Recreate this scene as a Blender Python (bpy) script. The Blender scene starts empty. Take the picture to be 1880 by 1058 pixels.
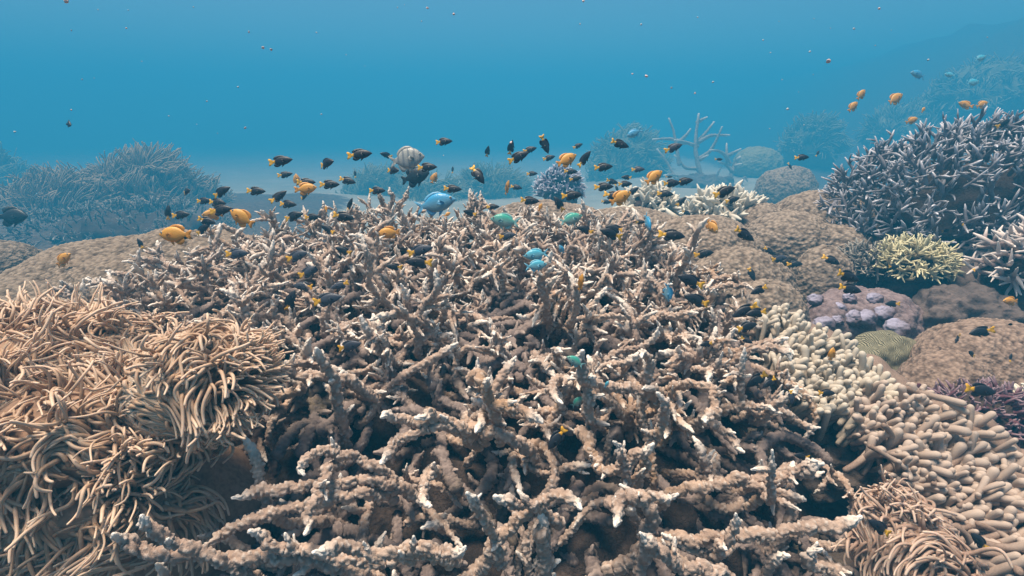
import bpy, math, random
import numpy as np
from mathutils import Vector, Matrix

SC = bpy.context.scene
COL = SC.collection
R = math.radians

# ---------------------------------------------------------------- camera
F = 940.0                      # focal length in photo pixels (photo 1880 x 1058)
PITCH = R(19.3)
CAM = np.array([0.0, 0.0, 1.0])
RT = np.array([1.0, 0.0, 0.0])
FW = np.array([0.0, math.cos(PITCH), -math.sin(PITCH)])
UP = np.array([0.0, math.sin(PITCH), math.cos(PITCH)])
cd = bpy.data.cameras.new("camera")
cd.sensor_width = 36.0
cd.lens = 36.0 * F / 1880.0
cd.clip_start = 0.02
cd.clip_end = 400.0
cam = bpy.data.objects.new("camera", cd)
cam.location = CAM
cam.rotation_euler = (R(90) - PITCH, 0, 0)
COL.objects.link(cam)
SC.camera = cam

# ---------------------------------------------------------------- sky, sun, exposure
SUN_EL, SUN_AZ = R(78), R(-75)          # azimuth clockwise from +Y
world = bpy.data.worlds.new("World")
SC.world = world
world.use_nodes = True
wn = world.node_tree
bg = wn.nodes["Background"]
sky = wn.nodes.new("ShaderNodeTexSky")
sky.sky_type = 'NISHITA'
sky.sun_disc = False
sky.sun_elevation = SUN_EL
sky.sun_rotation = SUN_AZ
wn.links.new(sky.outputs[0], bg.inputs[0])
bg.inputs[1].default_value = 0.056
sd = bpy.data.lights.new("sun", 'SUN')
sd.energy = 4.7
sd.angle = R(24)                         # softened by the rippled water surface
sd.color = (1.0, 0.86, 0.70)
sun = bpy.data.objects.new("sun", sd)
sv = Vector((math.sin(SUN_AZ) * math.cos(SUN_EL), math.cos(SUN_AZ) * math.cos(SUN_EL), math.sin(SUN_EL)))
sun.rotation_euler = sv.to_track_quat('Z', 'Y').to_euler()
sun.location = sv * 20
COL.objects.link(sun)
SC.view_settings.view_transform = 'Standard'
SC.view_settings.look = 'None'
SC.view_settings.exposure = 1.06
SC.view_settings.gamma = 1.0
SC.cycles.max_bounces = 6
SC.cycles.diffuse_bounces = 2
SC.cycles.volume_bounces = 1
SC.cycles.transparent_max_bounces = 8

# ---------------------------------------------------------------- helpers
def P(px, py, d):
    """world point seen at photo pixel (px, py) at depth d metres along the view axis"""
    return CAM + d * ((px - 940) / F * RT - (py - 529) / F * UP + FW)

def project(v):
    q = np.asarray(v) - CAM
    d = q @ FW
    return 940 + F * (q @ RT) / d, 529 - F * (q @ UP) / d, d

def norm(v):
    v = np.asarray(v, float)
    return v / (np.linalg.norm(v) + 1e-12)

def hash3(ix, iy, iz, seed):
    h = (ix * 374761393 + iy * 668265263 + iz * 2147483647 + seed * 974634777) & 0xFFFFFFFF
    h = ((h ^ (h >> 13)) * 1274126177) & 0xFFFFFFFF
    h = h ^ (h >> 16)
    return (h & 0xFFFFFF) / float(0xFFFFFF)

def vnoise(p, scale, seed=0):
    """smooth value noise 0..1 at points p (N,3)"""
    q = np.asarray(p) * scale
    i = np.floor(q).astype(np.int64)
    f = q - i
    f = f * f * (3 - 2 * f)
    out = 0
    for dx in (0, 1):
        wx = f[:, 0] if dx else 1 - f[:, 0]
        for dy in (0, 1):
            wy = f[:, 1] if dy else 1 - f[:, 1]
            for dz in (0, 1):
                wz = f[:, 2] if dz else 1 - f[:, 2]
                out = out + wx * wy * wz * hash3(i[:, 0] + dx, i[:, 1] + dy, i[:, 2] + dz, seed)
    return out

def cellnoise(p, scale, seed=0):
    """distance to the nearest jittered cell point, in cells"""
    q = np.asarray(p) * scale
    i = np.floor(q).astype(np.int64)
    best = np.full(len(q), 9.0)
    for dx in (-1, 0, 1):
        for dy in (-1, 0, 1):
            for dz in (-1, 0, 1):
                c = i + np.array([dx, dy, dz])
                o = np.stack([hash3(c[:, 0], c[:, 1], c[:, 2], seed + k) for k in (1, 2, 3)], 1)
                best = np.minimum(best, ((c + o - q) ** 2).sum(1))
    return np.sqrt(best)

class Geo:
    """quads collected from many shapes, with a per-vertex 0..1 value"""
    def __init__(self):
        self.V, self.Q, self.T, self.n = [], [], [], 0
    def add(self, v, q, t):
        self.V.append(v); self.Q.append(q + self.n); self.T.append(t); self.n += len(v)
    def merge(self, g):
        for v, q, t in zip(g.V, g.Q, g.T):
            self.V.append(v); self.T.append(t)
        if g.V:
            self.Q.append(np.concatenate(g.Q) + self.n)
            self.n += g.n
    def mesh(self, name, mat, origin, smooth=True):
        V = np.concatenate(self.V) - origin
        Q = np.concatenate(self.Q).astype(np.int32)
        T = np.concatenate(self.T)
        me = bpy.data.meshes.new(name)
        me.vertices.add(len(V)); me.vertices.foreach_set("co", V.astype(np.float32).ravel())
        me.loops.add(Q.size); me.loops.foreach_set("vertex_index", Q.ravel())
        me.polygons.add(len(Q))
        me.polygons.foreach_set("loop_start", np.arange(0, Q.size, 4, dtype=np.int32))
        try:
            me.polygons.foreach_set("loop_total", np.full(len(Q), 4, np.int32))
        except Exception:
            pass
        me.polygons.foreach_set("use_smooth", np.full(len(Q), smooth))
        a = me.attributes.new("tip", 'FLOAT', 'POINT')
        a.data.foreach_set("value", T.astype(np.float32))
        me.materials.append(mat)
        me.update(calc_edges=True)
        return me

def tag(o, label=None, cat=None, group=None, kind=None):
    if label: o["label"] = label
    if cat: o["category"] = cat
    if group: o["group"] = group
    if kind: o["kind"] = kind
    return o

def empty(name, loc, label, cat, group=None):
    o = bpy.data.objects.new(name, None)
    o.empty_display_size = 0.05
    o.location = loc
    COL.objects.link(o)
    return tag(o, label, cat, group)

def part(name, geo, mat, parent, origin):
    """one mesh of its own under its thing (or under a part of it); verts arrive in world space"""
    o = bpy.data.objects.new(name, geo.mesh(name, mat, origin))
    if parent is not None:
        o.parent = parent
    else:
        o.location = origin
    COL.objects.link(o)
    return o

def grid_faces(k, n, wrap=True):
    i = np.arange(k - 1)[:, None]
    m = n if wrap else n - 1
    j = np.arange(m)[None, :]
    jn = (j + 1) % n
    return np.stack([i * n + j, i * n + jn, (i + 1) * n + jn, (i + 1) * n + j], -1).reshape(-1, 4)

def resample(pts, rad, step):
    seg = np.linalg.norm(np.diff(pts, axis=0), axis=1)
    s = np.concatenate([[0], np.cumsum(seg)])
    k = max(4, int(s[-1] / step) + 1)
    q = np.linspace(0, s[-1], k)
    p = np.stack([np.interp(q, s, pts[:, a]) for a in range(3)], 1)
    for _ in range(2):
        p[1:-1] = (p[:-2] + 2 * p[1:-1] + p[2:]) / 4
    return p, np.interp(q, s, rad), q, s[-1]

def tube(pts, rad, n, step, rng, nub=0.0, tiplen=0.04, nubfade=0.02, split=None, flat=1.0):
    """lumpy tube with a rounded end; returns [(v,q,t)] or two of them when split off at `split` metres from the end"""
    p, r, s, L = resample(np.asarray(pts, float), np.asarray(rad, float), step)
    # rounded ends
    d_end = norm(p[-1] - p[-2]); d_beg = norm(p[0] - p[1])
    re, rb = r[-1], r[0]
    ext = np.array([p[-1] + d_end * re * a for a in (0.5, 0.85, 1.0)])
    beg = np.array([p[0] + d_beg * rb * a for a in (0.8, 0.5)])
    p = np.concatenate([beg, p, ext]); r = np.concatenate([[rb * .03, rb * .8], r, re * np.array([0.82, 0.45, 0.03])])
    s = np.concatenate([[0, 0], s, np.full(3, L)])
    k = len(p)
    t = np.gradient(p, axis=0)
    t /= np.linalg.norm(t, axis=1)[:, None] + 1e-12
    m = norm(p[-1] - p[0])
    ref = np.eye(3)[np.argmin(np.abs(m))]
    u = np.cross(t, ref); u /= np.linalg.norm(u, axis=1)[:, None] + 1e-9
    w = np.cross(t, u)
    th = np.linspace(0, 2 * np.pi, n, endpoint=False) + rng.uniform(0, 6)
    rr = np.repeat(r[:, None], n, 1)
    dist = L - s
    if nub > 0:
        # rounded warts on a jittered hexagonal lattice
        pitch = 0.0084
        mm = max(4, int(round(2 * np.pi * float(np.mean(r[2:-3])) / pitch)))
        arc = np.concatenate([[0], np.cumsum(np.linalg.norm(np.diff(p, axis=0), axis=1))])
        a = arc[:, None] / (pitch * 0.9) + 0.0 * th[None, :] + 5
        bb = ((th * mm / (2 * np.pi)) % mm)[None, :] + 0.0 * a
        seedn = int(rng.integers(1, 99999))
        h = np.full((k, n), -0.3)
        for da_ in (-1, 0, 1):
            ia = np.round(a).astype(np.int64) + da_
            off = 0.5 * (ia % 2)
            ib = np.round(bb - off).astype(np.int64)
            ibm = ib % mm
            ja = (hash3(ia, ibm, ia * 0, seedn) - .5) * .5
            jb = (hash3(ia, ibm, ia * 0, seedn + 1) - .5) * .5
            am = 0.45 + 0.9 * hash3(ia, ibm, ia * 0, seedn + 2)
            d2 = ((a - ia - ja) ** 2 + (bb - off - ib - jb) ** 2) / (0.52 ** 2)
            h = np.maximum(h, am * np.sqrt(np.clip(1 - d2, 0, 1)) * 1.15 - 0.3)
        low = np.convolve(rng.normal(0, 0.5, k), np.ones(7) / 7, 'same')[:, None]
        fade = np.clip(0.22 + dist / nubfade, 0.0, 1.0)[:, None]
        fade[-3:] *= 0.4; fade[:2] *= .2
        rr = rr + nub * (h + low) * fade
        along = 0
    else:
        along = 0
    v = p[:, None, :] + rr[..., None] * (np.cos(th)[None, :, None] * u[:, None, :] + np.sin(th)[None, :, None] * w[:, None, :] * flat) + along
    tv = np.repeat(np.clip(1 - dist / tiplen, 0, 1)[:, None], n, 1)
    if nub > .002:
        tv = np.maximum(tv, np.clip(h, 0, 1) * 0.42)        # each cup is rimmed paler
    if split is not None and L > split * 1.6:
        c = int(np.searchsorted(s, L - split))
        c = min(max(c, 2), k - 4)
        A = (v[:c + 1].reshape(-1, 3), grid_faces(c + 1, n), tv[:c + 1].ravel())
        B = (v[c:].reshape(-1, 3), grid_faces(k - c, n), tv[c:].ravel())
        return A, B
    return (v.reshape(-1, 3), grid_faces(k, n), tv.ravel()), None

# ---------------------------------------------------------------- materials
def new_mat(name):
    m = bpy.data.materials.new(name)
    m.use_nodes = True
    nt = m.node_tree
    b = nt.nodes["Principled BSDF"]
    return m, nt, b

def mixc(nt, fac, a, b):
    n = nt.nodes.new("ShaderNodeMix"); n.data_type = 'RGBA'
    for sock, val in ((n.inputs[0], fac), (n.inputs[6], a), (n.inputs[7], b)):
        if isinstance(val, (int, float)): sock.default_value = val
        elif isinstance(val, tuple): sock.default_value = (*val, 1)
        else: nt.links.new(val, sock)
    return n.outputs[2]

def ramp(nt, src, lo, hi):
    n = nt.nodes.new("ShaderNodeMapRange")
    n.inputs[1].default_value = lo; n.inputs[2].default_value = hi
    nt.links.new(src, n.inputs[0])
    return n.outputs[0]

def coral_mat(name, c0, c1, ctip=None, nscale=9.0, bscale=260.0, bump=0.4, bdist=0.002, rough=0.85, tiplo=0.0, tiphi=1.0,
              pattern='noise', ccell=None, alga=None, sub=0.0, spec=0.15):
    m, nt, b = new_mat(name)
    tc = nt.nodes.new("ShaderNodeTexCoord").outputs["Object"]
    def noise(scale, detail=4.0, rgh=0.6):
        n = nt.nodes.new("ShaderNodeTexNoise")
        n.inputs["Scale"].default_value = scale
        n.inputs["Detail"].default_value = detail
        n.inputs["Roughness"].default_value = rgh
        nt.links.new(tc, n.inputs["Vector"])
        return n.outputs[0]
    col = mixc(nt, ramp(nt, noise(nscale), 0.35, 0.65), c0, c1)
    if alga:
        col = mixc(nt, ramp(nt, noise(nscale * 0.6, 3.0), 0.55, 0.75), col, alga)
    col = mixc(nt, ramp(nt, noise(nscale * 9, 3.0), 0.3, 0.75), col, tuple(x * 0.62 for x in c0))
    hsrc = None
    if pattern == 'cell':
        v = nt.nodes.new("ShaderNodeTexVoronoi")
        v.inputs["Scale"].default_value = bscale
        nt.links.new(tc, v.inputs["Vector"])
        col = mixc(nt, ramp(nt, v.outputs["Distance"], 0.75, 0.15), tuple(x * 0.5 for x in c0), col)
        if ccell:
            col = mixc(nt, ramp(nt, v.outputs["Distance"], 0.4, 0.05), col, ccell)
        inv = nt.nodes.new("ShaderNodeMath"); inv.operation = 'SUBTRACT'
        inv.inputs[0].default_value = 1.0
        nt.links.new(v.outputs["Distance"], inv.inputs[1])
        hsrc = inv.outputs[0]
    elif pattern == 'maze':
        w = nt.nodes.new("ShaderNodeTexWave")
        w.inputs["Scale"].default_value = bscale
        w.inputs["Distortion"].default_value = 9.0
        w.inputs["Detail"].default_value = 2.0
        w.inputs["Detail Scale"].default_value = 0.6
        nt.links.new(tc, w.inputs["Vector"])
        col = mixc(nt, w.outputs["Fac"], tuple(x * 0.62 for x in c0), col)
        hsrc = w.outputs["Fac"]
    else:
        hsrc = noise(bscale, 3.0, 0.7)
    if ctip:
        at = nt.nodes.new("ShaderNodeAttribute"); at.attribute_name = "tip"
        col = mixc(nt, ramp(nt, at.outputs["Fac"], tiplo, tiphi), col, ctip)
    nt.links.new(col, b.inputs["Base Color"])
    b.inputs["Roughness"].default_value = rough
    b.inputs["Specular IOR Level"].default_value = spec
    if sub:
        b.inputs["Subsurface Weight"].default_value = sub
        b.inputs["Subsurface Radius"].default_value = (1.0, 0.5, 0.25)
        b.inputs["Subsurface Scale"].default_value = 0.004
    if bump:
        bn = nt.nodes.new("ShaderNodeBump")
        bn.inputs["Strength"].default_value = bump
        bn.inputs["Distance"].default_value = bdist
        nt.links.new(hsrc, bn.inputs["Height"])
        nt.links.new(bn.outputs[0], b.inputs["Normal"])
    return m

M = {}
M['stag'] = coral_mat("staghorn_skin", (0.45, 0.32, 0.25), (0.61, 0.45, 0.345), (0.92, 0.83, 0.73), nscale=4.5, bscale=380, bump=0.8, bdist=0.003, tiplo=0.15, tiphi=1.0, alga=(0.46, 0.25, 0.10))
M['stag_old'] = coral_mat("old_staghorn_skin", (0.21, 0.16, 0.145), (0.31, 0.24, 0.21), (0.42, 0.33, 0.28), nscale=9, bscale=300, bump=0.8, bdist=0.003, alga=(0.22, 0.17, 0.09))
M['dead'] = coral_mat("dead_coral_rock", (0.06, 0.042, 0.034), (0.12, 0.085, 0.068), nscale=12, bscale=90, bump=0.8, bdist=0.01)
M['leather'] = coral_mat("leather_coral_skin", (0.43, 0.27, 0.165), (0.51, 0.335, 0.22), (0.67, 0.495, 0.36), sub=0.25, nscale=10, bscale=500, bump=0.1, rough=0.6, spec=0.3, tiplo=0.2)
M['leather_base'] = coral_mat("leather_coral_base", (0.33, 0.20, 0.13), (0.40, 0.25, 0.165), nscale=10, bump=0.2)
M['xenia'] = coral_mat("small_leather_coral_skin", (0.36, 0.235, 0.17), (0.45, 0.305, 0.23), (0.60, 0.45, 0.35), sub=0.3, nscale=12, bscale=500, bump=0.1, rough=0.6, spec=0.3, tiplo=0.2)
M['finger_pale'] = coral_mat("pale_finger_skin", (0.32, 0.255, 0.19), (0.39, 0.32, 0.245), (0.54, 0.47, 0.38), nscale=34, bscale=420, bump=0.5, bdist=0.0012, rough=0.7)
M['finger_brown'] = coral_mat("brown_finger_skin", (0.27, 0.185, 0.14), (0.34, 0.24, 0.185), (0.47, 0.37, 0.30), nscale=34, bscale=420, bump=0.5, bdist=0.0012, rough=0.7)
M['finger_back'] = coral_mat("cream_finger_skin", (0.36, 0.28, 0.20), (0.44, 0.35, 0.25), (0.78, 0.72, 0.60), nscale=8, bscale=300, bump=0.4, rough=0.7)
M['boulder'] = coral_mat("boulder_coral_skin", (0.13, 0.09, 0.062), (0.20, 0.145, 0.105), (0.35, 0.27, 0.205), nscale=5, tiplo=.12, tiphi=.8, bscale=75, bump=0.6, bdist=0.008, pattern='cell')
M['boulder_fine'] = coral_mat("fine_boulder_skin", (0.14, 0.09, 0.065), (0.19, 0.13, 0.095), (0.34, 0.24, 0.18), nscale=5, tiplo=.12, tiphi=.8, bscale=110, bump=0.6, bdist=0.006, pattern='cell')
M['plate'] = coral_mat("broad_coral_skin", (0.115, 0.083, 0.06), (0.165, 0.12, 0.088), (0.30, 0.23, 0.17), nscale=6, tiplo=.12, tiphi=.8, bscale=100, bump=0.6, bdist=0.007, pattern='cell')
M['purple'] = coral_mat("lilac_coral_skin", (0.18, 0.125, 0.125), (0.24, 0.17, 0.165), (0.30, 0.225, 0.22), nscale=9, bscale=160, bump=0.4, bdist=0.003, pattern='cell')
M['knob'] = coral_mat("lilac_knob_skin", (0.20, 0.145, 0.16), (0.26, 0.195, 0.215), (0.38, 0.36, 0.46), nscale=20, bscale=200, bump=0.3, bdist=0.002, pattern='cell')
M['brain'] = coral_mat("brain_coral_skin", (0.40, 0.36, 0.23), (0.47, 0.42, 0.28), nscale=8, bscale=58, bump=0.9, bdist=0.006, pattern='maze')
M['magenta'] = coral_mat("plum_coral_skin", (0.13, 0.055, 0.07), (0.18, 0.08, 0.10), (0.31, 0.22, 0.24), nscale=12, bscale=300, bump=0.4, tiplo=0.3)
M['yellow_bush'] = coral_mat("straw_branch_skin", (0.22, 0.17, 0.10), (0.32, 0.25, 0.15), (0.82, 0.74, 0.46), nscale=8, bscale=300, bump=0.4)
M['dark_bush'] = coral_mat("dusky_branch_skin", (0.13, 0.11, 0.10), (0.19, 0.16, 0.14), (0.42, 0.38, 0.32), nscale=8, bscale=300, bump=0.4)
M['lav'] = coral_mat("lavender_branch_skin", (0.20, 0.185, 0.20), (0.29, 0.27, 0.285), (0.76, 0.72, 0.74), nscale=6, bscale=300, bump=0.4, tiplo=0.25)
M['edge_stag'] = coral_mat("mauve_branch_skin", (0.26, 0.19, 0.18), (0.36, 0.27, 0.24), (0.85, 0.74, 0.66), nscale=6, bscale=300, bump=0.4)
M['blue_bush'] = coral_mat("slate_branch_skin", (0.14, 0.12, 0.17), (0.22, 0.19, 0.25), (0.75, 0.72, 0.78), nscale=8, bscale=300, bump=0.3)
M['antler'] = coral_mat("antler_skin", (0.30, 0.24, 0.18), (0.40, 0.32, 0.25), (0.72, 0.66, 0.58), nscale=4, bscale=120, bump=0.5, bdist=0.006)
M['fuzz'] = coral_mat("feathery_coral_skin", (0.27, 0.19, 0.115), (0.35, 0.25, 0.155), (0.42, 0.31, 0.20), nscale=3, bscale=100, bump=0.2)
M['fuzz_green'] = coral_mat("olive_feathery_skin", (0.20, 0.19, 0.10), (0.28, 0.25, 0.13), (0.36, 0.32, 0.19), nscale=3, bscale=100, bump=0.2)
M['rock'] = coral_mat("reef_rock", (0.12, 0.09, 0.075), (0.22, 0.17, 0.14), nscale=6, bscale=40, bump=0.8, bdist=0.015, alga=(0.16, 0.15, 0.07))
M['rock_pink'] = coral_mat("crusted_reef_rock", (0.13, 0.10, 0.088), (0.20, 0.15, 0.13), nscale=6, bscale=60, bump=0.8, bdist=0.01, alga=(0.16, 0.12, 0.08))

# ---------------------------------------------------------------- seabed
def sstep(a, b, x):
    t = np.clip((x - a) / (b - a), 0, 1)
    return t * t * (3 - 2 * t)

POLY = np.array([(-.74, .30), (-.62, .62), (-.54, .85), (-.56, 1.05), (-.80, 1.18), (-1.16, 1.30), (-1.34, 1.50), (-1.20, 1.72), (-.85, 1.90),
                 (-.3, 2.06), (.2, 2.02), (.48, 1.85), (.60, 1.55), (.66, 1.25), (.60, 1.0), (.62, .8), (.68, .3)])

def inside(x, y, poly=POLY):
    x = np.asarray(x); y = np.asarray(y)
    c = np.zeros(x.shape, bool)
    n = len(poly)
    for i in range(n):
        x1, y1 = poly[i]; x2, y2 = poly[(i + 1) % n]
        hit = ((y1 > y) != (y2 > y)) & (x < (x2 - x1) * (y - y1) / (y2 - y1 + 1e-12) + x1)
        c ^= hit
    return c

def canopy(x, y):
    x = np.asarray(x, float); y = np.asarray(y, float)
    return (0.715 - 0.30 * (y - 1.75) ** 2 - 0.30 * np.clip(-x - 0.55, 0, 9) ** 2 - 0.55 * np.clip(x - 0.3, 0, 9) ** 2)

# reef humps that far corals stand on: pixel, depth, half width, half height of the coral
FOOT = [(1290, 372, 13.78, 60, 20), (180, 400, 8.87, 150, 58), (90, 395, 8.50, 80, 40), (275, 355, 9.41, 60, 52), (350, 375, 9.78, 44, 34), (705, 370, 14.87, 66, 48), (800, 380, 13.96, 55, 42),
        (905, 365, 14.87, 62, 46), (1150, 330, 17.79, 62, 80), (1490, 275, 18.51, 44, 48), (1830, 190, 17.24, 110, 60), (1690, 250, 18.15, 90, 46), (-20, 370, 14.87, 70, 80),
        (1442, 352, 8.14, 52, 46), (1390, 305, 16.33, 42, 36), (240, 425, 6.87, 215, 62), (1028, 350, 5.41, 50, 46), (1790, 400, 2.75, 240, 150), (1190, 385, 3.40, 60, 55), (1328, 398, 3.10, 80, 60)]
FOOT = [(P(a, b, d), w / F * d, h / F * d) for a, b, d, w, h in FOOT]

def seabed(x, y, foot=True):
    x = np.asarray(x, float); y = np.asarray(y, float)
    h = -0.9 + 0.95 * (1 - sstep(2.6, 5.0, y + 0.5 * np.abs(x - 0.3) * (x < 0.3))) - 0.045 * np.clip(y - 5, 0, 60)
    h = h + 0.30 * sstep(1.7, 2.6, x) * sstep(1.7, 2.5, y) * (1 - sstep(3.2, 5.0, y) * (1 - sstep(2, 4, x)))
    ridge = sstep(10.0, 22.0, x - 0.15 * (y - 4)) * sstep(2.6, 6.5, y)
    h = h + 7.0 * ridge
    h = h + 0.40 * sstep(2.4, 5.0, -x) * sstep(4.2, 7.2, y) * (1 - sstep(11.5, 15, y))
    mound = np.exp(-(((x + 0.25) / 0.75) ** 2 + ((y - 1.45) / 0.65) ** 2) ** 1.6)
    h = h + mound * 0.16
    p = np.stack([x, y, x * 0], -1).reshape(-1, 3)
    near = (1 - sstep(4, 7, y)) + ridge
    n1 = (vnoise(p, 1.7, 3).reshape(x.shape) - .5) * 0.14 + (vnoise(p, 6, 4).reshape(x.shape) - .5) * 0.06
    n1 = n1 * (0.3 + np.clip(near, 0, 1)) + (vnoise(p, 0.35, 8).reshape(x.shape) - .5) * 0.12 + (vnoise(p, 0.9, 18).reshape(x.shape) - .5) * 1.0 * sstep(0, .3, ridge)
    if foot:
        for c, w, hh in FOOT:
            m = np.exp(-(((x - c[0]) ** 2 + (y - c[1]) ** 2) / (1.15 * w) ** 2) ** 1.5)
            h = np.maximum(h, h + (c[2] - 0.45 * hh - h) * m)
    return h + n1

xs = np.concatenate([-np.geomspace(50, 9, 20), np.arange(-8.8, -3.05, .2), np.arange(-3, 3.01, 0.045), np.arange(3.1, 13, .2), np.geomspace(13.3, 50, 20)])
ys = np.concatenate([np.linspace(-12, -0.6, 10), np.arange(-0.5, 4.2, 0.045), np.arange(4.25, 13, .16), np.geomspace(13.2, 70, 40)])
X, Y = np.meshgrid(xs, ys)
Z = seabed(X, Y)
g = Geo()
sandy = sstep(3.0, 4.6, Y + 0.35 * np.abs(X + 0.3)) * (1 - sstep(4.5, 8, X - 0.15 * (Y - 4)) * sstep(2.6, 5, Y) * 0.9) * (1 - 0.95 * sstep(2.0, 3.4, -X - 0.12 * (Y - 4)) * (1 - sstep(11, 14, Y)))
sandy = sandy * (1 - np.clip((Z - seabed(X, Y, False)) / .12, 0, 1))
g.add(np.stack([X, Y, Z], -1).reshape(-1, 3), grid_faces(len(ys), len(xs), wrap=False), sandy.ravel())
msand, nt, b = new_mat("seabed_sand")
tc = nt.nodes.new("ShaderNodeTexCoord").outputs["Object"]
def nz(scale, det=5):
    n = nt.nodes.new("ShaderNodeTexNoise"); n.inputs["Scale"].default_value = scale; n.inputs["Detail"].default_value = det
    nt.links.new(tc, n.inputs["Vector"]); return n.outputs[0]
sandc = mixc(nt, ramp(nt, nz(1.3), .35, .65), (0.36, 0.335, 0.28), (0.28, 0.26, 0.21))
rubble = mixc(nt, ramp(nt, nz(14), .35, .65), (0.065, 0.048, 0.04), (0.13, 0.10, 0.08))
at = nt.nodes.new("ShaderNodeAttribute"); at.attribute_name = "tip"
ad = nt.nodes.new("ShaderNodeMath"); ad.operation = 'ADD'; nt.links.new(at.outputs["Fac"], ad.inputs[0])
sb = nt.nodes.new("ShaderNodeMath"); sb.operation = 'MULTIPLY_ADD'; nt.links.new(nz(5), sb.inputs[0]); sb.inputs[1].default_value = 0.9; sb.inputs[2].default_value = -0.45
nt.links.new(sb.outputs[0], ad.inputs[1])
nt.links.new(mixc(nt, ramp(nt, ad.outputs[0], .4, .6), rubble, sandc), b.inputs["Base Color"])
b.inputs["Roughness"].default_value = 0.95
b.inputs["Specular IOR Level"].default_value = 0.1
bn = nt.nodes.new("ShaderNodeBump"); bn.inputs["Strength"].default_value = 0.8; bn.inputs["Distance"].default_value = 0.02
nt.links.new(nz(30, 6), bn.inputs["Height"]); nt.links.new(bn.outputs[0], b.inputs["Normal"])
tag(part("seabed", g, msand, None, np.zeros(3)), kind="structure")

# ---------------------------------------------------------------- builders
def lobe(center, radii, seed, nu, nv, lump=0.12, lumpscale=3.0, cell=0.0, camp=0.0, bottom=118, tilt=0.0):
    """lumpy dome: returns a Geo; value = height of the polyps"""
    th = np.linspace(0.02, R(bottom), nv)[:, None]
    ph = np.linspace(0, 2 * np.pi, nu, endpoint=False)[None, :]
    n = np.stack([np.sin(th) * np.cos(ph), np.sin(th) * np.sin(ph), np.cos(th) + 0 * ph], -1).reshape(-1, 3)
    radii = np.asarray(radii, float)
    p = n * radii
    rr = float(np.mean(radii))
    nn = n / radii; nn /= np.linalg.norm(nn, axis=1)[:, None]
    q = p / rr + seed * 3.1
    d = (vnoise(q, lumpscale * 0.6, seed) - .5) * lump * rr * 1.2 + (vnoise(q, lumpscale * 1.7, seed + 5) - .5) * lump * rr * 0.6
    t = np.zeros(len(p))
    if camp:
        c = cellnoise(p, 1 / cell, seed)
        t = np.clip(1 - c, 0, 1)
        d = d + camp * (t - .4) + (vnoise(p, 1.2 / cell, seed + 9) - .5) * camp * 0.7
    v = p + nn * d[:, None] + np.asarray(center)
    g = Geo()
    g.add(v, grid_faces(nv, nu), t)
    return g

def wander(rng, p, d, L, rough=0.35, pull=(0, 0, 0), pullend=None, seg=0.014, avoid=None):
    pts = [np.array(p, float)]
    d = norm(d)
    k = max(4, int(L / seg))
    pull = np.asarray(pull, float)
    bend = rng.normal(0, 1, 3)
    for i in range(k):
        f = i / k
        bend = 0.8 * bend + 0.6 * rng.normal(0, 1, 3)
        a = bend * rough * 0.22 + pull * (L / k) * 6
        if pullend is not None:
            a = a + np.asarray(pullend) * f * (L / k) * 10
        d = norm(d + a)
        pts.append(pts[-1] + d * (L / k))
    return np.array(pts)

def side_dir(rng, d, ang):
    d = norm(d)
    q = norm(np.cross(d, rng.normal(0, 1, 3)))
    return norm(d * math.cos(ang) + q * math.sin(ang))

def branch_cluster(rng, paths, r, n, step, nub, kids, kidlen, depth=1, taper=0.5, rough=0.35, tiplen=0.028, split=0.014, pull=(0, 0, 0.15), kid_pull=(0, 0, 0.25), ang=(40, 75), maxtips=7, stem=0.0):
    """one branch with its side branchlets: (body Geo, [tip Geos])"""
    body, tips = Geo(), []
    jobs = [(p, r, depth, kids, kidlen) for p in paths]
    while jobs:
        pts, r0, dep, nk, kl = jobs.pop(0)
        u_ = np.linspace(0, 1, len(pts))
        Lp = float(np.linalg.norm(np.diff(pts, axis=0), axis=1).sum())
        rad = r0 * (1 - taper * 0.5 * u_) * (1 - 0.62 * np.clip(1 - (1 - u_) * Lp / 0.032, 0, 1))
        nn = max(6, int(round(n * min(1, 0.35 + 0.65 * r0 / r))))
        nn += nn % 2
        A, B = tube(pts, rad, nn, step, rng, nub * min(1, 0.5 + r0 / r * .5), tiplen * (1.5 if dep == depth else 1.0 if dep == depth - 1 else .35), split=split if (split and len(tips) < maxtips and (dep > 0 or depth < 2)) else None)
        body.add(*A)
        if B is not None:
            tg = Geo(); tg.add(*B); tips.append(tg)
        if dep > 0:
            m = rng.poisson(nk) if nk < 3 else int(rng.integers(max(1, nk - 1), nk + 2))
            for _ in range(m):
                i = int(rng.uniform(max(0.2, stem), 0.92) * (len(pts) - 2))
                d = side_dir(rng, pts[i + 1] - pts[i], R(rng.uniform(*ang)))
                d = norm(d + np.array([0, 0, 0.15]))
                L = kl * rng.uniform(0.5, 1.3) * (1 - 0.35 * i / len(pts))
                kr = max(0.62 * r, rad[i] * rng.uniform(0.68, 0.92))
                jobs.append((wander(rng, pts[i], d, L, rough, kid_pull), kr, dep - 1, nk * 0.36, kl * 0.62))
    return body, tips

def importance(geo):
    v = np.concatenate(geo.V)
    q = v - CAM
    d = q @ FW
    ok = d > 0.1
    d = np.where(ok, d, 1)
    x = 940 + F * (q @ RT) / d; y = 529 - F * (q @ UP) / d
    ok &= (x > 0) & (x < 1880) & (y > 0) & (y < 1058)
    return float((ok / d ** 2).sum())

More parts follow.
